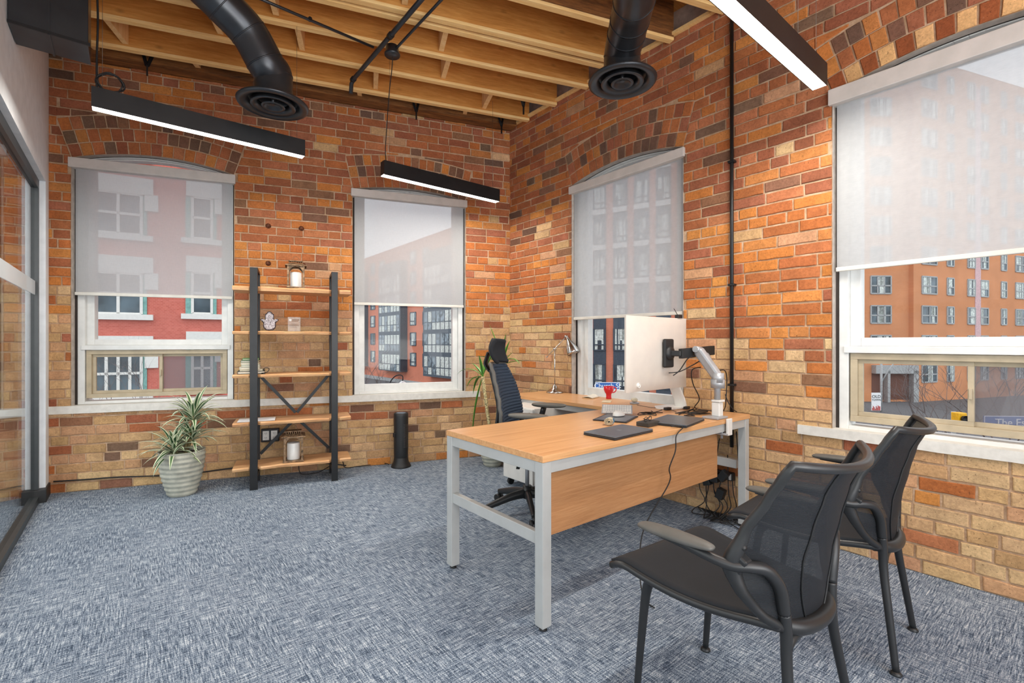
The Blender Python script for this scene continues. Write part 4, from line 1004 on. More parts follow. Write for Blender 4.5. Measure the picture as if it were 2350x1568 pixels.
# ---------------------------------------------------------------- plants
t = NT('variegated_leaf'); 
at_ = t.n('Attribute', attribute_name='Col').outputs['Color']
M['leaf'] = t.end(t.bsdf(at_, 0.4, spec=0.5))
t = NT('glossy_green_leaf'); at_ = t.n('Attribute', attribute_name='Col').outputs['Color']; M['leaf2'] = t.end(t.bsdf(at_, 0.35, spec=0.5))
M['soil'] = plain('potting_soil', (62, 46, 34), 0.95, var=0.3, vscale=80)
M['stem'] = plain('plant_stem', (132, 118, 78), 0.8, var=0.2, vscale=90)
M['cane'] = plain('pale_cane_bark', (206, 182, 134), 0.85, var=0.3, vscale=70, bump=0.6, bscale=120)
M['pot'] = plain('grey_green_glaze', (180, 180, 166), 0.55, var=0.07, vscale=14, bump=0.15, bscale=90)
def leaf(mb, base, dirv, L, W, droop, cols, r, twist=0.0, fold=0.25, n=9):
    """strap leaf curving outwards and down; cols = (edge, centre)"""
    d = Vector(dirv).normalized(); up = Vector((0, 0, 1)); side = d.cross(up)
    if side.length < 0.05: side = Vector((1, 0, 0))
    side.normalize(); p = Vector(base); vs = []; cur = d.copy()
    for i in range(n+1):
        t_ = i/n; w = W*(0.35+0.65*math.sin(min(1, t_*2.2)*PI/2))*(1-t_**2.6)+0.0006
        nrm = side.cross(cur).normalized()
        vs += [p-side*w+nrm*w*fold, p-side*w*0.45+nrm*w*fold*0.2, p, p+side*w*0.45+nrm*w*fold*0.2, p+side*w+nrm*w*fold]
        cur = (cur+Vector((0, 0, -droop*(0.3+t_*1.4)/n))).normalized(); p = p+cur*(L/n)
    for i in range(n):
        for j in range(4):
            c = cols[0] if j in (0, 3) else cols[1]
            k = 1+r.uniform(-0.06, 0.06)
            mb.add([vs[i*5+j], vs[i*5+j+1], vs[(i+1)*5+j+1], vs[(i+1)*5+j]], [(0, 1, 2, 3)], 0, True, tuple(min(1, x*k) for x in c))
def pot(parent, rb, rt, H, ribs=9, z0=0.0):
    prof = [(0.001, 0), (rb-0.006, 0), (rb, 0.006)]
    N = 60
    for i in range(N+1):
        t_ = i/N; r_ = rb+(rt-rb)*math.sin(t_*PI*0.52)**0.9; prof.append((r_+0.0035*math.sin(t_*ribs*2*PI), 0.008+(H-0.014)*t_))
    prof += [(rt+0.002, H), (rt-0.008, H), (rt-0.012, H-0.03), (rt-0.02, H-0.045)]
    MB().lathe(prof, (0, 0, z0), 48).build('pot', M['pot'], parent)
    MB().lathe([(rt-0.016, H-0.035), (rt*0.5, H-0.028), (0.001, H-0.03)], (0, 0, z0), 24).build('soil', M['soil'], parent)
pl1 = thing('potted_dracaena', 'white striped leafy plant in ribbed pot below the left window', 'plant', (0.336, 4.655, 0))
pot(pl1, 0.098, 0.160, 0.355)
r = random.Random(4)
WH = lin((214, 220, 190)); GR = lin((44, 82, 48)); GR2 = lin((76, 112, 66))
def tuft(parent, c, n, L, label, tilt=(0.15, 1.25), W=0.017, droop=(0.9, 1.7), dirbias=None, cols=None):
    mb = MB()
    for k in range(n):
        a = k*2.399+r.uniform(-0.2, 0.2); el = tilt[0]+(tilt[1]-tilt[0])*(1-(k/n))**1.0
        el = r.uniform(*tilt) if r.random() < 0.3 else el
        d = Vector((math.cos(a)*math.cos(el), math.sin(a)*math.cos(el), math.sin(el)))
        if dirbias: d = d+Vector(dirbias)
        leaf(mb, Vector(c)+Vector((math.cos(a)*0.006, math.sin(a)*0.006, -0.05*(k/n if el < 0.8 else 0))), d, L*r.uniform(0.75, 1.1), W*r.uniform(0.85, 1.2), r.uniform(*droop), cols or (WH, GR if k % 3 else GR2), r)
    mb.build('leaf_cluster', M['leaf'], parent)
MB().tube(smooth_path([(0.02, 0.0, 0.31), (0.03, -0.01, 0.42), (0.07, -0.01, 0.53), (0.075, 0.0, 0.62)]), 0.011, 8).build('stem', M['stem'], pl1)
MB().tube(smooth_path([(0.02, 0.0, 0.31), (0.05, 0.0, 0.40), (0.06, 0.01, 0.46)]), 0.012, 8).build('stem', M['stem'], pl1)
MB().tube(smooth_path([(-0.03, 0.0, 0.31), (-0.05, -0.02, 0.38)]), 0.011, 8).build('stem', M['stem'], pl1)
tuft(pl1, (0.075, 0.0, 0.62), 44, 0.28, '')
tuft(pl1, (0.065, 0.01, 0.46), 42, 0.26, '', W=0.018)
tuft(pl1, (-0.055, -0.02, 0.385), 42, 0.25, '', tilt=(0.0, 1.2))
pl2 = thing('potted_palm', 'tall green cane plant in the brick corner behind the office chair', 'plant', (2.82, 3.80, 0))
pot(pl2, 0.085, 0.135, 0.27, 7)
G1 = lin((74, 138, 44)); G2 = lin((104, 166, 66)); G3 = lin((52, 104, 40))
c1 = at(1108, 864, 4.62)-Vector((2.82, 3.80, 0)); c2 = at(1152, 838, 4.70)-Vector((2.82, 3.80, 0))
def cane(top, b):
    pts = smooth_path([(b[0], b[1], 0.22), ((b[0]*0.5+top[0]*0.5)-0.004, (b[1]+top[1])/2, (0.22+top[2])/2+0.0), tuple(top)], 8)
    MB().tube(pts, [0.017+0.0018*math.sin(k*2.1) for k in range(len(pts))], 10).build('cane', M['cane'], pl2)
cane(c1, (-0.02, -0.02)); cane(c2, (0.05, 0.02))
mb = MB()
for tgt, b, W in (((1090, 905), c1, 0.016), ((1085, 838), c1, 0.018), ((1098, 930), c1, 0.015), ((1050, 870), c1, 0.012), ((1140, 800), c1, 0.02), ((1122, 812), c1, 0.02), ((1100, 822), c1, 0.018), ((1104, 1000), c1, 0.013),
                  ((1126, 757), c2, 0.018), ((1192, 845), c2, 0.017), ((1199, 833), c2, 0.015), ((1097, 822), c2, 0.014), ((1168, 790), c2, 0.02), ((1135, 790), c2, 0.02), ((1176, 812), c2, 0.018), ((1160, 775), c2, 0.015)):
    T = at(tgt[0], tgt[1], 4.62+r.uniform(-0.12, 0.12))-Vector((2.82, 3.80, 0)); D = T-b; L = D.length
    up_ = 0.9 if T.z < b.z+0.02 else 0.25
    d = (D.normalized()+Vector((0, 0, up_))).normalized()
    # aim: the leaf droops onto its target
    leaf(mb, b, d, L*1.15, W, up_*2.0, (r.choice([G1, G2]), r.choice([G1, G3])), r, fold=0.5, n=12)
mb.build('leaf_cluster', M['leaf2'], pl2)
# ---------------------------------------------------------------- L-shaped desk
DZ = 0.745; DX0, DX1, DY0, DY1 = 1.345, 3.215, 1.462, 2.235; RX0, RX1, RY1 = 2.74, 3.235, 3.45
dk = thing('corner_desk', 'L shaped desk with oak top and light grey metal legs', 'desk', (2.28, 1.85, 0))
MB().box((DX0, DY0, DZ-0.028), (DX1, DY1, DZ)).build('desktop', M['desk_top'], dk, True, bevel=0.0015)
MB().box((RX0, DY1+0.0015, DZ-0.028), (RX1, RY1, DZ)).build('return_desktop', M['desk_top2'], dk, True, bevel=0.0015)
W5 = 0.05; ZT = DZ-0.029
for x, y in ((DX0+0.002, DY0+0.002), (DX0+0.002, DY1-W5-0.002), (DX1-W5-0.012, DY0+0.002), (DX1-W5-0.012, DY1-W5-0.002), (RX0+0.01, RY1-W5-0.004), (RX1-W5-0.01, RY1-W5-0.004)):
    lg = MB().box((x, y, 0.018), (x+W5, y+W5, ZT)).build('leg', M['desk_metal'], dk, True, bevel=0.002)
    MB().lathe([(0.001, 0), (0.017, 0), (0.017, 0.006), (0.006, 0.008), (0.006, 0.02)], (x+W5/2, y+W5/2, 0), 14).build('foot', M['black_plastic'], lg, True)
xa, xb, ya, yb = DX0+0.002, DX1-0.012, DY0+0.002, DY1-0.002
for nm, a, b in (('apron', (xa+0.004, ya+W5, ZT-0.05), (xa+0.03, yb-W5, ZT)), ('apron', (xa+W5, ya+0.004, ZT-0.05), (xb-W5, ya+0.03, ZT)), ('apron', (xb-0.03, ya+W5, ZT-0.05), (xb-0.004, yb-W5, ZT)), ('apron', (xa+W5, yb-0.03, ZT-0.05), (xb-W5, yb-0.004, ZT)),
                 ('stretcher', (xa+0.006, ya+W5, 0.36), (xa+0.036, yb-W5, 0.412)), ('apron', (RX0+0.012, yb+0.006, ZT-0.045), (RX0+0.038, RY1-W5-0.004, ZT))):
    MB().box(a, b).build(nm, M['desk_metal'], dk, True, bevel=0.002)
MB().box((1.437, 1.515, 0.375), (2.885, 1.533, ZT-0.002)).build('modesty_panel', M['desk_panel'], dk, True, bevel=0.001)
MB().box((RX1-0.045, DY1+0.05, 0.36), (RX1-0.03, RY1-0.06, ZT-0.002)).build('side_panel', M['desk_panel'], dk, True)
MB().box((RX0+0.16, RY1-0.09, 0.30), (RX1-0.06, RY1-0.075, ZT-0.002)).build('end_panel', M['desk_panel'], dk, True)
# drawer pedestal
pd = thing('drawer_pedestal', 'white rolling drawer pedestal tucked under the desk return', 'drawer unit', (2.70, 3.03, 0))
MB().box((2.53, 2.845, 0.065), (3.02, 3.235, 0.69)).build('body', M['wplastic'], pd, True, bevel=0.004)
for z0, z1 in ((0.075, 0.36), (0.368, 0.52), (0.528, 0.682)):
    d = MB().box((2.512, 2.85, z0), (2.53, 3.23, z1)).build('drawer', M['wplastic'], pd, True, bevel=0.003)
    MB().box((2.500, 2.97, z1-0.04), (2.512, 3.11, z1-0.03)).build('handle', M['silver'], d, True, bevel=0.002)
MB().lathe([(0.012, 0), (0.012, 0.004), (0.001, 0.005)], (2.512, 2.885, 0.645), 16, axis=(-1, 0, 0)).build('lock', M['chrome'], pd, True)
MB().cbox((2.50, 2.885, 0.63), (0.004, 0.003, 0.014)).build('key', M['chrome'], pd, True)
for x, y in ((2.57, 2.88), (2.57, 3.20), (2.97, 2.88), (2.97, 3.20)): MB().tube([(x, y-0.012, 0.03), (x, y+0.012, 0.03)], 0.03, 16).build('caster', M['black_plastic'], pd, True)

# ---------------------------------------------------------------- things on the desk
def flat_on(name, label, cat, cpx, cpy, z, yaw, grp=None):
    p = on(cpx, cpy, z); return thing(name, label, cat, p, yaw, grp)
def corners_yaw(a, b, z): p = on(*a, z); q = on(*b, z); return math.atan2(q.y-p.y, q.x-p.x), (p-q).length
M['laptop'] = plain('dark_laptop_shell', (98, 104, 112), 0.3, 0.4, var=0.04); M['laptop_e'] = plain('laptop_edge', (40, 42, 46), 0.5)
M['logo'] = plain('pale_logo', (150, 156, 162), 0.3, 0.6)
def laptop(label, cx, cy, yaw, w, d, t=0.017, z=DZ):
    o = thing('laptop', label, 'laptop', (cx, cy, z+0.0015), yaw, 'closed dark laptops on the desk')
    MB().box((-w/2, -d/2, 0), (w/2, d/2, t*0.55)).build('base', M['laptop_e'], o, bevel=0.003)
    l = MB().box((-w/2, -d/2, t*0.58), (w/2, d/2, t)).build('lid', M['laptop'], o, bevel=0.003)
    m = MB()
    for i in (0, 1):
        for j in (0, 1): m.box((-0.012+i*0.0125, -0.012+j*0.0125, t), (-0.001+i*0.0125, -0.001+j*0.0125, t+0.0004))
    m.build('emblem', M['logo'], l)
    MB().tube([(-w*0.35, d/2-0.002, t*0.55), (w*0.35, d/2-0.002, t*0.55)], 0.004, 8).build('hinge', M['laptop_e'], o)
    return o
# near laptop: corners read from the desk surface
pA = on(1340, 996, DZ+0.01); pB = on(1412, 1010, DZ+0.01); pC = on(1500, 990, DZ+0.01); pD = on(1425, 972, DZ+0.01)
cc = (pA+pB+pC+pD)/4; yw = math.atan2(pC.y-pB.y, pC.x-pB.x)
laptop('closed dark laptop at the front edge of the desk with a pen beneath', cc.x, cc.y, yw, (pC-pB).length, (pA-pB).length)
pA2 = on(1518, 982, DZ+0.008); pC2 = on(1600, 967, DZ+0.008); pB2 = on(1548, 979, DZ+0.008)
laptop('closed dark laptop lying behind the small docking box', on(1552, 966, DZ+0.01).x, on(1552, 966, DZ+0.01).y, 0.22, 0.33, 0.23)
o = thing('pen', 'slim tan pen under the edge of the nearest laptop', 'pen', on(1375, 1003, DZ+0.004), yw+1.45)
MB().tube([(-0.07, -0.01, 0), (0.06, 0, 0)], 0.0035, 10).build('barrel', plain('tan_pen', (206, 180, 140), 0.4), o)
MB().tube([(0.06, 0, 0), (0.072, 0, 0)], [0.0035, 0.001], 10).build('tip', M['black_plastic'], o)
o = thing('docking_station', 'small black docking box in front of the far laptop', 'dock', on(1487, 977, DZ), 0.1)
MB().box((-0.062, -0.04, 0.001), (0.062, 0.04, 0.026)).build('case', plain('dock_black', (52, 50, 48), 0.5), o, bevel=0.003)
m = MB()
for x in (0.012, 0.034): m.box((x-0.006, -0.0405, 0.011), (x+0.006, -0.04, 0.017))
m.build('ports', M['chrome'], o)
o = thing('eyeglasses', 'pair of folded dark glasses resting on the docking box', 'glasses', on(1487, 967, DZ+0.028), 0.2)
for s_ in (-1, 1): MB().tube([(s_*0.028+0.02*math.cos(a), 0.014*0, 0.014+0.013*math.sin(a)) for a in [k*PI/8 for k in range(16)]], 0.0018, 6, closed=True).build('rim', M['black_plastic'], o)
MB().tube([(-0.008, 0, 0.02), (0.008, 0, 0.02)], 0.0015, 6).build('bridge', M['black_plastic'], o)
for s_ in (-1, 1): MB().tube([(s_*0.048, 0, 0.02), (s_*0.045, 0.008, 0.018), (-s_*0.03, 0.016, 0.004)], 0.0018, 6).build('temple_arm', M['black_plastic'], o)
# mouse pad, keyboard, mouse
q = [on(1358, 967, DZ), on(1441, 974, DZ), on(1464, 957, DZ), on(1392, 950, DZ)]; c = sum(q, Vector())/4
o = thing('tablet_pad', 'thin dark tablet lying under the white mouse', 'tablet', (c.x, c.y, DZ+0.001), math.atan2(q[1].y-q[0].y, q[1].x-q[0].x))
w = (q[1]-q[0]).length*0.95; d = (q[2]-q[1]).length*0.9
MB().box((-w/2, -d/2, 0), (w/2, d/2, 0.007)).build('case', M['laptop_e'], o, bevel=0.003)
MB().box((-w/2+0.012, -d/2+0.012, 0.007), (w/2-0.012, d/2-0.012, 0.0076)).build('screen', M['laptop'], o)
kc = on(1416, 943, DZ+0.02); ka = -0.92
o = thing('keyboard', 'slim silver keyboard propped up behind the white mouse', 'keyboard', (kc.x, kc.y, DZ+0.0015), ka)
k_ = MB().box((-0.10, -0.055, 0), (0.10, 0.055, 0.008)).build('case', M['silver'], o, bevel=0.003)
for r_ in range(5):
    for c_ in range(12 if r_ != 4 else 7):
        m = MB(); x = -0.092+c_*0.0155; y = 0.044-r_*0.0205
        if r_ == 4: x = -0.092+c_*0.0265
        m.box((x, y-0.014, 0.008), (x+(0.0132 if r_ != 4 else 0.024), y, 0.0105)); m.build('key', M['wplastic'], o, bevel=0.0)
o.rotation_euler = (0.0, 0.0, ka); o.location.z = DZ+0.004; o.rotation_euler = Matrix.Rotation(ka, 3, 'Z').to_euler(); o.rotation_euler.rotate_axis('X', 0.42); o.location.z = DZ+0.026
mp_ = on(1420, 951, DZ+0.02)
o = thing('computer_mouse', 'white mouse resting on the dark tablet near the keyboard', 'mouse', (mp_.x, mp_.y, DZ+0.0092), 0.1)
MB().grid(lambda u, v: Vector(((0.052*math.sin(v*PI/2))*math.cos(u*2*PI), 0.031*math.sin(v*PI/2)*math.sin(u*2*PI), 0.004+0.030*math.cos(v*PI/2)**0.7*(1-0.25*math.cos(u*2*PI)*math.sin(v*PI/2)))), 28, 10, closeu=True).build('shell', M['wplastic'], o)
MB().lathe([(0.001, 0), (0.045, 0), (0.048, 0.004)], seg=24).build('underside', M['silver'], o).scale = (1, 0.6, 1)
# rolled strap
o = thing('rolled_strap', 'rolled cream cloth held by a blue band beside the nearest laptop', 'strap', on(1398, 976, DZ+0.002), 0.6)
mst = plain('cream_cloth', (196, 182, 154), 0.9, var=0.12, vscale=90)
sp = []
for k in range(60): a = k*0.36; rr_ = 0.006+0.0005*k*0.75; sp.append((rr_*math.cos(a), rr_*math.sin(a)*0.75))
m = MB(); vs = []; fs = []
for (x, z) in sp: vs += [(-0.02, x, z+0.022), (0.05, x*0.9, z*0.9+0.021)]
for k in range(59): fs.append((2*k, 2*k+1, 2*k+3, 2*k+2))
m.add(vs, fs, 0, True); m.build('cloth_roll', mst, o, solid=0.003)
MB().tube([(0.012, 0, 0.021), (0.04, 0, 0.0205)], 0.0285, 24, flat=(1, 0.74)).build('blue_band', plain('blue_band', (62, 108, 140), 0.7), o)
# mug
mc = on(1401, 914, DZ); mc.x = min(mc.x, 3.19)
o = thing('coffee_mug', 'red mug standing on the desk below the window sign', 'mug', (3.17, 2.50+0.12, DZ), 0)
MR = plain('red_glaze', (206, 36, 50), 0.18, var=0.03)
MB().lathe([(0.001, 0.001), (0.022, 0.001), (0.024, 0.004), (0.0215, 0.02), (0.0225, 0.04), (0.034, 0.056), (0.041, 0.075), (0.043, 0.105), (0.0405, 0.106), (0.038, 0.076), (0.03, 0.06), (0.001, 0.055)], seg=36).build('cup', MR, o)
MB().tube(smooth_path([(0.040, -0.01, 0.092), (0.062, -0.016, 0.096), (0.074, -0.02, 0.08), (0.064, -0.017, 0.058), (0.036, -0.01, 0.05)]), 0.0048, 10).build('handle', MR, o)
# notebook, pencil, cards, charger case
o = thing('notebook', 'kraft covered notebook with curled pages left of the red mug', 'notebook', (3.10, 2.76, DZ+0.001), 0.3)
MB().box((-0.07, -0.05, 0), (0.07, 0.05, 0.004)).build('cover', plain('kraft_cover', (204, 176, 132), 0.8), o)
MB().grid(lambda u, v: Vector((-0.07+0.14*u, -0.048+0.096*v, 0.0055+0.022*math.sin(v*PI)*(0.4+0.6*u))), 8, 10).build('curled_pages', M['page'], o, solid=0.0015)
tag(MB().cbox((3.00, 2.50, DZ+0.0025), (0.075, 0.035, 0.0015), rot=Matrix.Rotation(0.6, 3, 'Z')).build('note_card', plain('card_tan', (214, 196, 164), 0.8)), 'pale tan note card lying in front of the red mug', 'card')
o = thing('earbud_case', 'small cream earbud case on a charging puck', 'case', on(1456, 924, DZ+0.01))
MB().grid(lambda u, v: Vector((0.030*math.sin(v*PI)**0.6*math.cos(u*2*PI), 0.022*math.sin(v*PI)**0.6*math.sin(u*2*PI), 0.021-0.016*math.cos(v*PI))), 24, 12, closeu=True).build('shell', plain('cream_gloss', (226, 218, 192), 0.25), o)
MB().lathe([(0.001, -0.009), (0.034, -0.009), (0.036, -0.006), (0.036, -0.001), (0.032, 0.002), (0.001, 0.002)], seg=28).build('charging_puck', M['silver'], o)

# desk lamp
DL = Vector((3.15, 3.255, DZ)); o = thing('desk_lamp', 'brushed steel desk lamp at the far end of the desk', 'desk lamp', DL)
MB().lathe([(0.001, 0), (0.080, 0), (0.082, 0.004), (0.080, 0.012), (0.066, 0.018), (0.058, 0.03), (0.036, 0.040), (0.026, 0.058), (0.014, 0.075), (0.009, 0.082), (0.001, 0.082)], DL+Vector((0, 0, 0.001)), 40).build('base', M['chrome'], o, True)
dl = 4.47
J = at(1278, 801, dl); J.x, J.y = DL.x, DL.y; Tp = J+Vector((RGT.x, RGT.y, 0))*0.108+Vector((0, 0, 0.118)); Tl = J-Vector((RGT.x, RGT.y, 0))*0.07+Vector((0, 0, -0.072))
MB().tube([DL+Vector((0, 0, 0.08)), J], 0.0055, 12).build('stem', M['chrome'], o, True)
MB().tube([Tl, Tp], 0.004, 10).build('arm', M['chrome'], o, True)
MB().tube([Tl-Vector((0, 0, 0.0)), Tl+(Tl-Tp).normalized()*0.016], 0.008, 12).build('counterweight', M['chrome'], o, True)
for q_ in (J, Tp): MB().tube([q_-Vector((0.012, -0.01, 0)), q_+Vector((0.012, -0.01, 0))], 0.011, 14).build('joint', M['chrome'], o, True)
ax = (Vector((RGT.x, RGT.y, 0))*0.35+Vector((0, 0, -1))+Vector((-FWD.x, -FWD.y, 0))*0.22).normalized(); s0 = Tp+Vector((RGT.x, RGT.y, 0))*0.012+Vector((0, 0, -0.012))
MB().lathe([(0.013, 0.0), (0.016, 0.02), (0.02, 0.03), (0.034, 0.055), (0.052, 0.10), (0.060, 0.145), (0.062, 0.165), (0.059, 0.164), (0.05, 0.11), (0.03, 0.06)], s0, 36, axis=ax).build('shade', M['chrome'], o, True)
MB().lathe([(0.057, 0.158), (0.04, 0.10), (0.001, 0.07)], s0, 28, axis=ax).build('shade_lining', M['wplastic'], o, True)
MB().lathe([(0.012, 0.08), (0.024, 0.115), (0.022, 0.135), (0.001, 0.148)], s0, 20, axis=ax).build('bulb', M['wplastic'], o, True)
MB().tube([Tp, s0+ax*0.01], 0.008, 12).build('shade_neck', M['chrome'], o, True)

# ---------------------------------------------------------------- monitors
M['alu'] = plain('satin_aluminium_back', (214, 207, 199), 0.42, 0.25, var=0.01)
mo = thing('monitor', 'large monitor held by the arm, pale blank back turned to the room', 'monitor', (2.66, 1.79, 1.15), 0)
ML, MR_, MB_, MT = 2.325, 2.985, 0.918, 1.386
def mp(u, v, y): return Vector((ML+(MR_-ML)*u, y, MB_+(MT-MB_)*v))
# gently domed back
m = MB(); n = 14
m.grid(lambda u, v: mp(u, v, 1.790-0.030*(math.sin(u*PI)*math.sin(v*PI))**0.5), 24, 18)
m.build('back_shell', M['alu'], mo, True)
MB().box((ML+0.001, 1.7905, MB_+0.001), (MR_-0.001, 1.802, MT-0.001)).build('display_body', M['alu'], mo, True)
MB().box((ML+0.012, 1.802, MB_+0.07), (MR_-0.012, 1.8035, MT-0.012)).build('screen', M['black_plastic'], mo, True)
bt = Y_ = None
def ypl(px, py, y):
    r_ = FWD+RGT*((px-1175)/1090); t_ = y/r_.y; return Vector((r_.x*t_, y, CAM_H+(787-py)/1090*t_))
b_ = ypl(1466, 885, 1.775)
MB().lathe([(0.001, 0.003), (0.010, 0.003), (0.0105, 0.001), (0.013, 0.001), (0.0135, 0.0035), (0.0155, 0.0035), (0.016, -0.01)], b_, 24, axis=(0, -1, 0)).build('power_button', M['wplastic'], mo, True)
# webcam on top edge
wc = thing('webcam', 'tiny black webcam with cable clipped on the big monitor', 'webcam', (2.90, 1.795, MT+0.012))
MB().box((2.875, 1.78, MT+0.001), (2.925, 1.81, MT+0.024)).build('camera_body', M['black_plastic'], wc, True, bevel=0.004)
cord('camera_cable', [(2.88, 1.79, MT+0.02), (2.85, 1.79, MT+0.05), (2.835, 1.79, MT+0.062)], 0.0022, wc)
cord('camera_cable', [(2.92, 1.79, MT+0.018), (2.95, 1.80, MT+0.02), (2.965, 1.81, MT-0.01)], 0.0022, wc)
# second computer behind it
im = thing('desktop_computer', 'white all-in-one computer on a curved foot, mostly hidden behind the big monitor', 'computer', (3.08, 1.98, DZ), -0.15)
MB().box((-0.28, -0.014, 0.15), (0.165, 0.0, 0.50)).build('display', M['wplastic'], im, bevel=0.01)
MB().box((-0.27, 0.0, 0.19), (0.155, 0.0015, 0.49)).build('screen', M['black_plastic'], im)
fp = [(-0.14, 0.0), (-0.12, -0.07), (-0.05, -0.10), (0.06, -0.10), (0.12, -0.08), (0.13, -0.03), (0.12, 0.05), (0.04, 0.085), (-0.07, 0.08)]
MB().prism(fp, 0.001, 0.010, lambda u, v, w: Vector((u, v, w))).build('foot', M['wplastic'], im, bevel=0.003)
nk = smooth_path([(0.085, -0.03, 0.008), (0.06, -0.04, 0.06), (0.01, -0.045, 0.14), (-0.02, -0.04, 0.20), (-0.06, -0.03, 0.215), (-0.08, -0.012, 0.22)], 5)
MB().tube(nk, [0.045-0.0006*k for k in range(len(nk))], 12, flat=(1.0, 0.22)).build('neck', M['wplastic'], im)
# monitor arm
PX, PY = 2.895, 1.52
ar = thing('monitor_mount', 'silver clamp-on monitor arm at the front edge of the desk', 'monitor arm', (PX, PY, DZ))
MB().box((PX-0.09, PY-0.05, DZ+0.001), (PX+0.04, PY+0.055, DZ+0.014)).build('base_plate', M['silver'], ar, True, bevel=0.004)
cl = MB(); cl.box((PX-0.02, DY0-0.022, DZ-0.10), (PX+0.035, DY0-0.006, DZ+0.004)); cl.build('clamp', M['wplastic'], ar, True, bevel=0.004)
MB().box((PX-0.045, DY0-0.02, DZ-0.095), (PX+0.02, DY0+0.05, DZ-0.086)).build('clamp_jaw', M['silver'], ar, True, bevel=0.002)
MB().tube([(PX-0.02, DY0+0.02, DZ-0.12), (PX-0.02, DY0+0.02, DZ-0.07)], 0.008, 10).build('clamp_screw', M['silver'], ar, True)
MB().box((PX-0.026, PY-0.026, DZ+0.012), (PX+0.026, PY+0.026, DZ+0.10)).build('post_sleeve', M['wplastic'], ar, True, bevel=0.006)
MB().tube([(PX, PY, DZ+0.10), (PX, PY, 1.02)], 0.019, 18).build('post', M['silver'], ar, True)
MB().box((PX-0.03, PY-0.032, DZ+0.102), (PX+0.035, PY+0.025, DZ+0.116)).build('cable_clip', M['wplastic'], ar, True, bevel=0.003)
MB().tube([(PX-0.005, PY-0.005, 0.935), (PX-0.005, PY-0.005, 0.99)], 0.042, 24).build('collar', M['silver'], ar, True)
q0 = Vector((PX-0.01, PY-0.01, 1.0)); q1 = ypl(1602, 803, 1.62); q2 = ypl(1618, 806, 1.66)
MB().bar(q0, q1, 0.05, 0.062, up=(0, 1, 0)).build('upper_arm', M['silver'], ar, True, bevel=0.014)
MB().bar(Vector((PX+0.045, PY+0.03, 0.995)), q2+Vector((0.03, 0.03, -0.01)), 0.045, 0.055, up=(0, 1, 0)).build('upper_arm', M['silver'], ar, True, bevel=0.012)
MB().tube([q0-Vector((0, 0, 0.03)), q0+Vector((0, 0, 0.03))], 0.036, 20).build('pivot', M['silver'], ar, True)
MB().tube([q1-Vector((0.035, 0.0, -0.004)), q1+Vector((0.03, 0, 0))], 0.020, 16).build('pivot', M['silver'], ar, True)
h0 = ypl(1562, 812, 1.665); h1 = ypl(1636, 804, 1.665)
MB().bar(h0, h1, 0.03, 0.062, up=(0, 0, 1)).build('tilt_bar', M['black_plastic'], ar, True, bevel=0.003)
v0 = ypl(1537, 811, 1.735)
MB().box((v0.x-0.052, v0.y, v0.z-0.092), (v0.x+0.052, v0.y+0.02, v0.z+0.092)).build('mounting_plate', M['black_plastic'], ar, True, bevel=0.009)
MB().lathe([(0.045, 0.0), (0.042, 0.012), (0.02, 0.02), (0.001, 0.02)], v0, 24, axis=(0, -1, 0)).build('swivel', M['black_plastic'], ar, True)
MB().bar(v0-Vector((0, 0.01, 0)), Vector((h0.x+0.01, h0.y, h0.z)), 0.034, 0.036).build('knuckle', M['black_plastic'], ar, True, bevel=0.006)
for lb_, pts in (('black cable hanging from the big monitor to the arm', [ypl(1545, 862, 1.72), ypl(1560, 850, 1.70), ypl(1580, 822, 1.66), ypl(1600, 818, 1.63), ypl(1607, 832, 1.62)]),
                 ('black cable running from the big monitor along the silver arm', [ypl(1535, 856, 1.74), ypl(1560, 853, 1.70), ypl(1590, 838, 1.66), ypl(1612, 828, 1.63), ypl(1628, 846, 1.61), ypl(1640, 853, 1.58), ypl(1662, 850, 1.56), ypl(1668, 870, 1.57), ypl(1666, 915, 1.58), ypl(1664, 935, 1.60), ypl(1655, 950, 1.70)]),
                 ('black cable behind the silver arm dropping to the desk', [ypl(1608, 843, 1.70), ypl(1588, 850, 1.72), ypl(1590, 880, 1.73), ypl(1605, 915, 1.72), Vector((3.08, 1.78, DZ+0.02)), Vector((3.13, 1.70, DZ+0.006)), Vector((3.12, 1.62, DZ+0.006))]),
                 ('thin grey cable curling at the foot of the silver arm', [ypl(1664, 905, 1.57), ypl(1672, 925, 1.55), ypl(1683, 940, 1.53), Vector((3.19, 1.54, DZ+0.01))])):
    tag(cord('monitor_cable', pts, 0.0034, None), lb_, 'cable', 'cables around the monitor arm')
# cable tangle on the desk
def knot(label, pts, r_=0.0026, name='desk_cable'): return tag(cord(name, pts, r_, None), label, 'cable', 'loose cables on the desk')
rk = random.Random(12)
def wander(c, n, sx, sy, seed):
    q = random.Random(seed); out = []
    for k in range(n): out.append((c[0]+q.uniform(-sx, sx), c[1]+q.uniform(-sy, sy), DZ+0.004+0.02*q.random()*(k % 2)))
    return out
knot('tangled black cable on the desk behind the far laptop', wander((2.72, 1.86), 12, 0.13, 0.05, 3))
knot('looped black cable near the foot of the monitor arm', wander((2.93, 1.74), 14, 0.13, 0.05, 5))
knot('black cable curled between the laptop and the arm base', wander((2.88, 1.66), 9, 0.14, 0.04, 8))
knot('thin white cable from the charging puck across the desk', [on(1462, 930, DZ+0.005), on(1500, 936, DZ+0.004), on(1530, 938, DZ+0.004), on(1552, 945, DZ+0.006)], 0.0018)
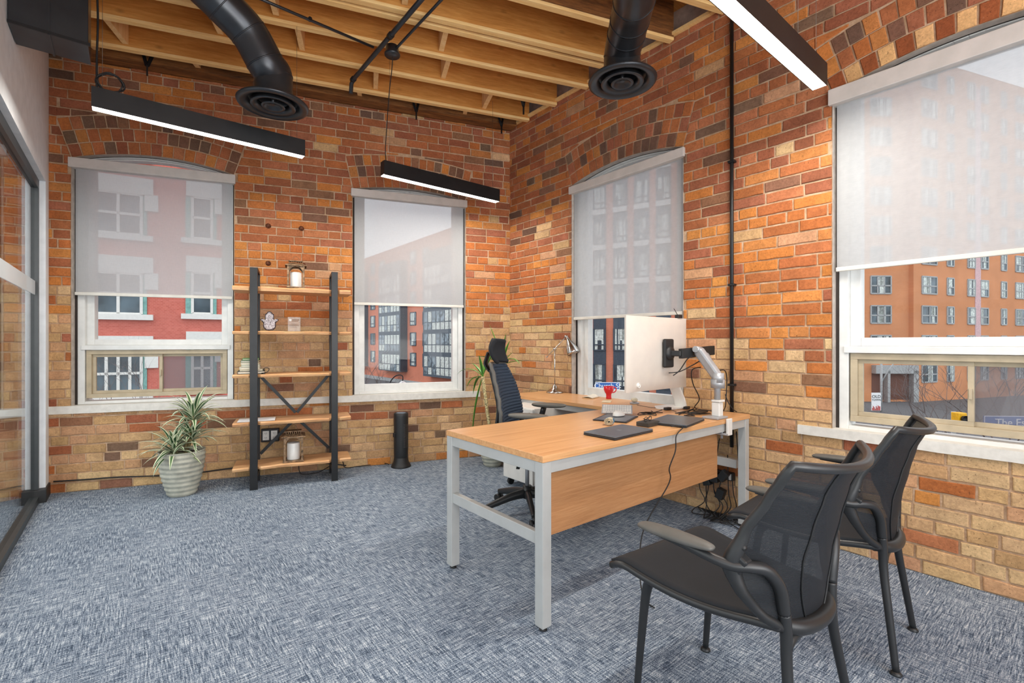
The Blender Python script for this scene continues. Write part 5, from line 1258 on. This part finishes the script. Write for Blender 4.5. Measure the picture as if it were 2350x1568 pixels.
for lb_, px_, py_ in (('tiny black adapter on the desk behind the tangled cables', 1532, 938), ('small black adapter beside the white computer foot', 1576, 936), ('dark phone lying among the cables by the arm', 1605, 944)):
    o = MB().cbox((0, 0, 0), (0.028, 0.014, 0.009) if 'phone' not in lb_ else (0.07, 0.035, 0.004)).build('cable_adapter' if 'phone' not in lb_ else 'mobile_phone', M['black_plastic'], bevel=0.002)
    p_ = on(px_, py_, DZ+0.0105); o.location = (min(p_.x, 3.17), p_.y, DZ+(0.0105 if 'phone' not in lb_ else 0.0055)); o.rotation_euler = (0, 0, rk.uniform(-0.5, 0.5)); tag(o, lb_, 'phone' if 'phone' in lb_ else 'adapter')
tag(cord('hanging_cable', [on(1540, 979, DZ+0.01), Vector((2.40, DY0-0.004, DZ+0.008)), ypl(1552, 1000, 1.445), ypl(1550, 1035, 1.44), ypl(1536, 1075, 1.45), ypl(1535, 1110, 1.455), Vector((2.10, 1.50, 0.25)), Vector((1.98, 1.44, 0.10)), Vector((1.90, 1.36, 0.012)), Vector((1.87, 1.28, 0.008))], 0.0032, None), 'long black cable hanging over the desk front down to the carpet', 'cable')

# power strips and chargers on the wall under the desk
pw = thing('power_strip', 'black power strip with white sockets on the wall under the desk', 'power strip', (XB-0.03, 1.70, 0.30))
MB().box((XB-0.045, 1.58, 0.27), (XB-0.008, 1.84, 0.325)).build('case', M['black_plastic'], pw, True, bevel=0.004)
for y in (1.61, 1.67, 1.73, 1.79): MB().box((XB-0.049, y-0.02, 0.277), (XB-0.045, y+0.02, 0.318)).build('socket', M['wplastic'], pw, True)
o = MB().box((XB-0.055, 1.55, 0.365), (XB-0.006, 1.78, 0.425)).build('cable_tray', M['wplastic'], bevel=0.005); tag(o, 'white plastic cable box above the power strip under the desk', 'cable box')
for i, (y, z, lb_) in enumerate(((1.815, 0.255, 'black plug charger at the far end of the power strip'), (1.75, 0.25, 'black plug charger in the middle of the power strip'), (1.69, 0.285, 'black plug charger pushed in beside the middle one'), (1.66, 0.17, 'black charger brick dangling below the power strip'), (1.63, 0.305, 'black plug charger nearest the front desk leg'))):
    o = MB().cbox((0, 0, 0), (0.024, 0.026, 0.036), rot=Matrix.Rotation(0.3*(i-2), 3, 'X')).build('power_adapter', M['black_plastic'], bevel=0.004)
    o.location = (XB-0.076 if z > 0.2 else XB-0.055, y, z); tag(o, lb_, 'charger', 'chargers on the power strip')
for i in range(9):
    q = random.Random(40+i); y = 1.56+0.03*i
    pts = [(XB-0.03-0.01*q.random(), y, 0.30 if i % 2 else 0.44+0.2*q.random()), (XB-0.06, y+q.uniform(-.04, .04), 0.2), (XB-0.05, y+q.uniform(-.05, .05), 0.09), (XB-0.09, y+q.uniform(-.05, .05), 0.02), (XB-0.13-q.uniform(0, .08), y+q.uniform(-.12, .05), 0.012), (XB-0.08, y-0.08, 0.015), (XB-0.05, y+0.03, 0.03), (XB-0.06, y+0.0, 0.012)]
    tag(cord('charger_cable', pts, 0.0036, None), 'black charger cable hanging in the bundle under the desk', 'cable', 'charger cables bundled under the desk')

# ---------------------------------------------------------------- guest chairs
t = NT('black_mesh_fabric'); v = t.obj()
tr = t.n('BsdfTransparent'); bs = t.bsdf((30, 33, 38), 0.65, spec=0.3); mx = t.n('MixShader')
wv = t.n('TexWave', wave_type='BANDS', bands_direction='Z'); t.l(v, wv.inputs['Vector']); wv.inputs['Scale'].default_value = 90; wv.inputs['Distortion'].default_value = 0
t.l(t.math('ADD', t.math('MULTIPLY', wv.outputs['Fac'], 0.14), 0.84), mx.inputs[0]); t.l(tr.outputs[0], mx.inputs[1]); t.l(bs.outputs[0], mx.inputs[2])
M['mesh'] = t.end(mx.outputs[0])
M['ch_frame'] = plain('graphite_frame', (48, 49, 51), 0.38, 0.25, var=0.03); M['ch_seat'] = plain('black_seat_fabric', (27, 30, 36), 0.9, var=0.05, bump=0.25, bscale=700)
M['ch_pad'] = plain('grey_arm_pad', (92, 90, 86), 0.55, var=0.05)
def interp(tab, x):
    if x <= tab[0][0]: return tab[0][1]
    for (a, b), (c, d) in zip(tab, tab[1:]):
        if x <= c: k = (x-a)/(c-a); k = k*k*(3-2*k)*0.4+k*0.6; return b+(d-b)*k
    return tab[-1][1]
ZB0, ZB1 = 0.415, 0.905
WT = [(0.0, 0.10), (0.05, 0.16), (0.14, 0.215), (0.28, 0.262), (0.42, 0.272), (0.6, 0.258), (0.8, 0.238), (0.93, 0.230), (1.0, 0.222)]
YT = [(0.0, -0.215), (0.2, -0.225), (0.4, -0.240), (0.6, -0.262), (0.8, -0.285), (0.92, -0.310), (1.0, -0.330)]
KT = [(0.0, 0.01), (0.2, 0.075), (0.4, 0.125), (0.6, 0.115), (0.8, 0.085), (0.92, 0.078), (1.0, 0.075)]
def backp(s_, v_):
    """s_ -1..1 across, v_ 0..1 up"""
    w = interp(WT, v_); z = ZB0+(ZB1-ZB0)*v_
    return Vector((w*s_, interp(YT, v_)+interp(KT, v_)*abs(s_)**2.0, z-0.02*v_*0+(-0.018*(1-abs(s_)**2) if v_ > 0.9 else 0)*(v_-0.9)*10))
def make_guest_chair(label):
    o = thing('mesh_chair', label, 'chair', (0, 0, 0), 0, 'black mesh guest chairs')
    MB().grid(lambda u, v: backp(2*u-1, v), 25, 33).build('backrest_mesh', M['mesh'], o)
    N = 26
    loop = [backp(-1, k/N) for k in range(N+1)]+[backp(-1+2*k/14, 1) for k in range(1, 14)]+[backp(1, 1-k/N) for k in range(N+1)]+[backp(1-2*k/8, 0) for k in range(1, 8)]
    n = len(loop); rs = []
    for p in loop:
        v = (p.z-ZB0)/(ZB1-ZB0); rs.append(0.0135+(0.011*math.exp(-((v-0.42)/0.14)**2) if abs(p.x) > 0.15 else 0))
    MB().tube(loop, rs, 12, closed=True).build('backrest_frame', M['ch_frame'], o)
    for s_ in (-0.36, 0.36): MB().tube([backp(s_, k/20)-Vector((0, 0.002, 0)) for k in range(21)], 0.0032, 6).build('backrest_seam', M['black_plastic'], o)
    for s_ in (-1, 1):
        MB().lathe([(0.001, 0.006), (0.007, 0.004), (0.009, 0.0)], backp(s_, 0.52)+Vector((s_*0.004, -0.017, 0)), 12, axis=(s_*0.4, -1, 0)).build('frame_screw', M['black_plastic'], o)
    # seat
    def sp_(u, v):
        y = 0.335-0.525*v; x = (2*u-1)*(0.252-0.085*v**2.2)
        z = 0.462-0.050*math.sin(min(v*1.15, 1)*PI*0.62)-(0.030*(1-v*7)**2 if v < 1/7 else 0)+0.016*(2*u-1)**2+0.022*v
        return Vector((x, y+0.02*(1-(2*u-1)**2)*(1 if v < 0.1 else 0.0)*(1-v*10), z))
    MB().grid(sp_, 17, 21).build('seat', M['ch_seat'], o, solid=0.016)
    rim = [sp_(0, k/20) for k in range(21)]+[sp_(k/10, 1) for k in range(1, 10)]+[sp_(1, 1-k/20) for k in range(21)]
    MB().tube([p-Vector((0, 0, 0.012)) for p in rim], 0.0125, 10).build('seat_frame', M['ch_frame'], o)
    MB().tube([sp_(k/10, 0)-Vector((0, 0.003, 0.006)) for k in range(11)], 0.007, 8).build('seat_front_edge', M['ch_frame'], o)
    for s_ in (-1, 1):
        lg = MB().tube(smooth_path([(s_*0.205, 0.20, 0.425), (s_*0.202, 0.225, 0.37), (s_*0.203, 0.245, 0.2), (s_*0.206, 0.262, 0.012)], 5), [0.019, 0.018, 0.0175, 0.017, 0.0165, 0.016, 0.0155, 0.015, 0.0145, 0.014, 0.0135, 0.013, 0.0125, 0.012, 0.0115, 0.011], 12).build('leg', M['ch_frame'], o)
        MB().lathe([(0.001, 0), (0.018, 0), (0.019, 0.004), (0.013, 0.012), (0.001, 0.018)], (s_*0.206, 0.262, 0), 14).build('foot', M['ch_frame'], lg)
        path = smooth_path([(s_*0.150, -0.200, 0.478), (s_*0.145, -0.203, 0.42), (s_*0.150, -0.207, 0.34), (s_*0.170, -0.225, 0.20), (s_*0.198, -0.250, 0.012)], 6)
        lg = MB().tube(path, [0.0172-0.00022*k for k in range(len(path))], 12).build('leg', M['ch_frame'], o)
        MB().lathe([(0.001, 0), (0.019, 0), (0.020, 0.004), (0.013, 0.012), (0.001, 0.018)], (s_*0.198, -0.250, 0), 14).build('foot', M['ch_frame'], lg)
        path = smooth_path([(s_*0.318, 0.12, 0.646), (s_*0.32, 0.0, 0.642), (s_*0.312, -0.07, 0.632), (s_*0.285, -0.125, 0.618), (s_*0.252, -0.160, 0.618), (s_*0.212, -0.185, 0.606), (s_*0.172, -0.198, 0.555), (s_*0.150, -0.200, 0.478)], 6)
        am = MB().tube(path, [0.010+0.0072*min(1, k/30) for k in range(len(path))], 12).build('armrest', M['ch_frame'], o)
        MB().grid(lambda u, v: Vector((s_*0.319+0.032*math.sin(v*PI)**0.5*math.cos(u*2*PI)*(1.0-0.15*math.cos(v*PI)), 0.03-0.125*math.cos(v*PI), 0.657+0.015*math.sin(v*PI)**0.6*math.sin(u*2*PI)+0.004*math.cos(v*PI))), 18, 20, closeu=True).build('arm_pad', M['ch_pad'], am)
        MB().cbox((s_*0.262, -0.140, 0.622), (0.017, 0.016, 0.024), rot=Matrix.Rotation(0.5, 3, 'X')).build('arm_clamp', M['ch_frame'], o, bevel=0.006)
        MB().tube(smooth_path([(s_*0.147, -0.206, 0.385), (s_*0.12, -0.205, 0.40), (s_*0.08, -0.205, 0.405), (0, -0.205, 0.405)], 5), 0.014, 10).build('cross_rail', M['ch_frame'], o)
    MB().tube(smooth_path([(-0.15, -0.175, 0.44), (-0.09, -0.215, 0.428), (0, -0.228, 0.424), (0.09, -0.215, 0.428), (0.15, -0.175, 0.44)], 6), 0.022, 14).build('lumbar_bar', M['ch_frame'], o)
    return o
g1 = make_guest_chair('nearest black mesh chair, its seat pointing at the desk front')
g2 = copy_tree(g1); g2['label'] = 'black mesh chair beside the brick wall, half behind the nearest chair'
g1.location = (1.56, 0.735, 0); g1.rotation_euler = (0, 0, -0.06)
g2.location = (2.375, 0.735, 0); g2.rotation_euler = (0, 0, 0.07)

# ---------------------------------------------------------------- office chair
t = NT('ribbed_navy_mesh'); v = t.obj()
M['navy'] = t.end(t.bsdf(t.ramp(t.noise(v, 300, 2), [(0.3, (34, 44, 58)), (0.7, (56, 70, 88))]), 0.75, spec=0.3))
M['ch_grey'] = plain('warm_grey_arm', (100, 98, 92), 0.45, var=0.03)
tc = thing('office_chair', 'high backed blue black office chair with headrest behind the desk', 'office chair', (2.24, 2.60, 0), math.radians(-57-90))
bc = MB().tube([(0, 0, 0.10), (0, 0, 0.19)], 0.032, 18).build('base_hub', M['ch_frame'], tc)
for k in range(5):
    a = k*2*PI/5+0.42; d = Vector((math.cos(a), math.sin(a), 0))
    pts = [d*0.02+Vector((0, 0, 0.135)), d*0.12+Vector((0, 0, 0.125)), d*0.24+Vector((0, 0, 0.095)), d*0.315+Vector((0, 0, 0.075))]
    lg = MB().tube(smooth_path(pts, 4), [0.034-0.0013*j for j in range(13)], 10, flat=(0.75, 1)).build('base_leg', M['ch_frame'], tc)
    c = d*0.315; n_ = Vector((-d.y, d.x, 0))
    for s_ in (-1, 1): MB().tube([c+n_*s_*0.006+Vector((0, 0, 0.028)), c+n_*s_*0.026+Vector((0, 0, 0.028))], 0.028, 18).build('caster', M['black_plastic'], lg)
    MB().tube([c+Vector((0, 0, 0.03)), c+Vector((0, 0, 0.075))], 0.009, 8).build('caster_stem', M['ch_frame'], lg)
MB().tube([(0, 0, 0.19), (0, 0, 0.42)], 0.015, 16).build('gas_column', M['silver'], tc)
MB().box((-0.08, -0.12, 0.395), (0.08, 0.10, 0.435)).build('tilt_mechanism', M['ch_frame'], tc, bevel=0.01)
MB().prism([(0.02, 0), (0.20, 0.012), (0.23, -0.02), (0.20, -0.012), (0.02, -0.012)], -0.012, 0.012, lambda u, v, w: Vector((u, w, 0.385+v))).build('height_lever', M['black_plastic'], tc)
def seatp(u, v):
    x = (2*u-1); y = 0.27-0.50*v
    return Vector((x*0.245*(1-0.12*(abs(2*v-1))**4), y, 0.485+0.012*x*x-(0.05*(1-v*5)**2 if v < 0.2 else 0)))
MB().grid(seatp, 17, 15).build('seat', M['navy'], tc, solid=0.05)
BT = [(0.0, 0.225), (0.35, 0.235), (0.7, 0.205), (1.0, 0.145)]
def bp(u, v):
    x = 2*u-1; w = interp(BT, v); y = -0.155+0.018*math.sin(v*PI)*1.2-0.105*v**1.6+0.045*x*x; 
    return Vector((x*w, y+0.0035*math.sin(v*2*PI*24), 0.53+0.535*v))
MB().grid(bp, 15, 150).build('backrest', M['navy'], tc, solid=0.012)
N = 18; lp = [bp(0, k/N) for k in range(N+1)]+[bp(k/8, 1) for k in range(1, 8)]+[bp(1, 1-k/N) for k in range(N+1)]+[bp(1-k/8, 0) for k in range(1, 8)]
MB().tube([p+Vector((0, -0.010, 0)) for p in lp], 0.014, 10, closed=True, flat=(1, 1)).build('backrest_frame', M['ch_pad'], tc)
MB().tube(smooth_path([(0, -0.10, 0.41), (0, -0.20, 0.43), (0, -0.235, 0.55), (0, -0.215, 0.75), (0, -0.275, 1.02)], 6), [0.03]*25, 12, flat=(1.2, 0.6)).build('spine', M['ch_frame'], tc)
hb = [(0, -0.285, 1.01), (0, -0.32, 1.06), (0, -0.31, 1.11), (0, -0.295, 1.15)]
MB().tube(smooth_path(hb, 5), 0.02, 10, flat=(1.8, 0.6)).build('headrest_bracket', M['black_plastic'], tc)
def hp(u, v):
    x = 2*u-1; return Vector((x*(0.135-0.03*(2*v-1)**2), -0.255+0.055*x*x-0.03*math.sin(v*PI)+0.05*(1-v)*0.4, 1.085+0.165*v-0.01*x*x))
MB().grid(hp, 17, 13).build('headrest', M['ch_seat'], tc, solid=0.022)
for s_ in (-1, 1):
    MB().tube(smooth_path([(s_*0.20, -0.06, 0.44), (s_*0.28, -0.05, 0.47), (s_*0.295, 0.0, 0.56), (s_*0.29, 0.05, 0.715)], 5), 0.02, 12, flat=(0.8, 1.5)).build('arm_support', M['ch_frame'], tc)
    MB().grid(lambda u, v: Vector((s_*0.29+0.045*math.sin(v*PI)**0.45*math.cos(u*2*PI), 0.09-0.135*math.cos(v*PI), 0.740+0.016*math.sin(v*PI)**0.6*math.sin(u*2*PI)-(0.008 if math.sin(u*2*PI) < 0 else 0)*math.sin(v*PI))), 20, 20, closeu=True).build('arm_pad', M['ch_grey'], tc)
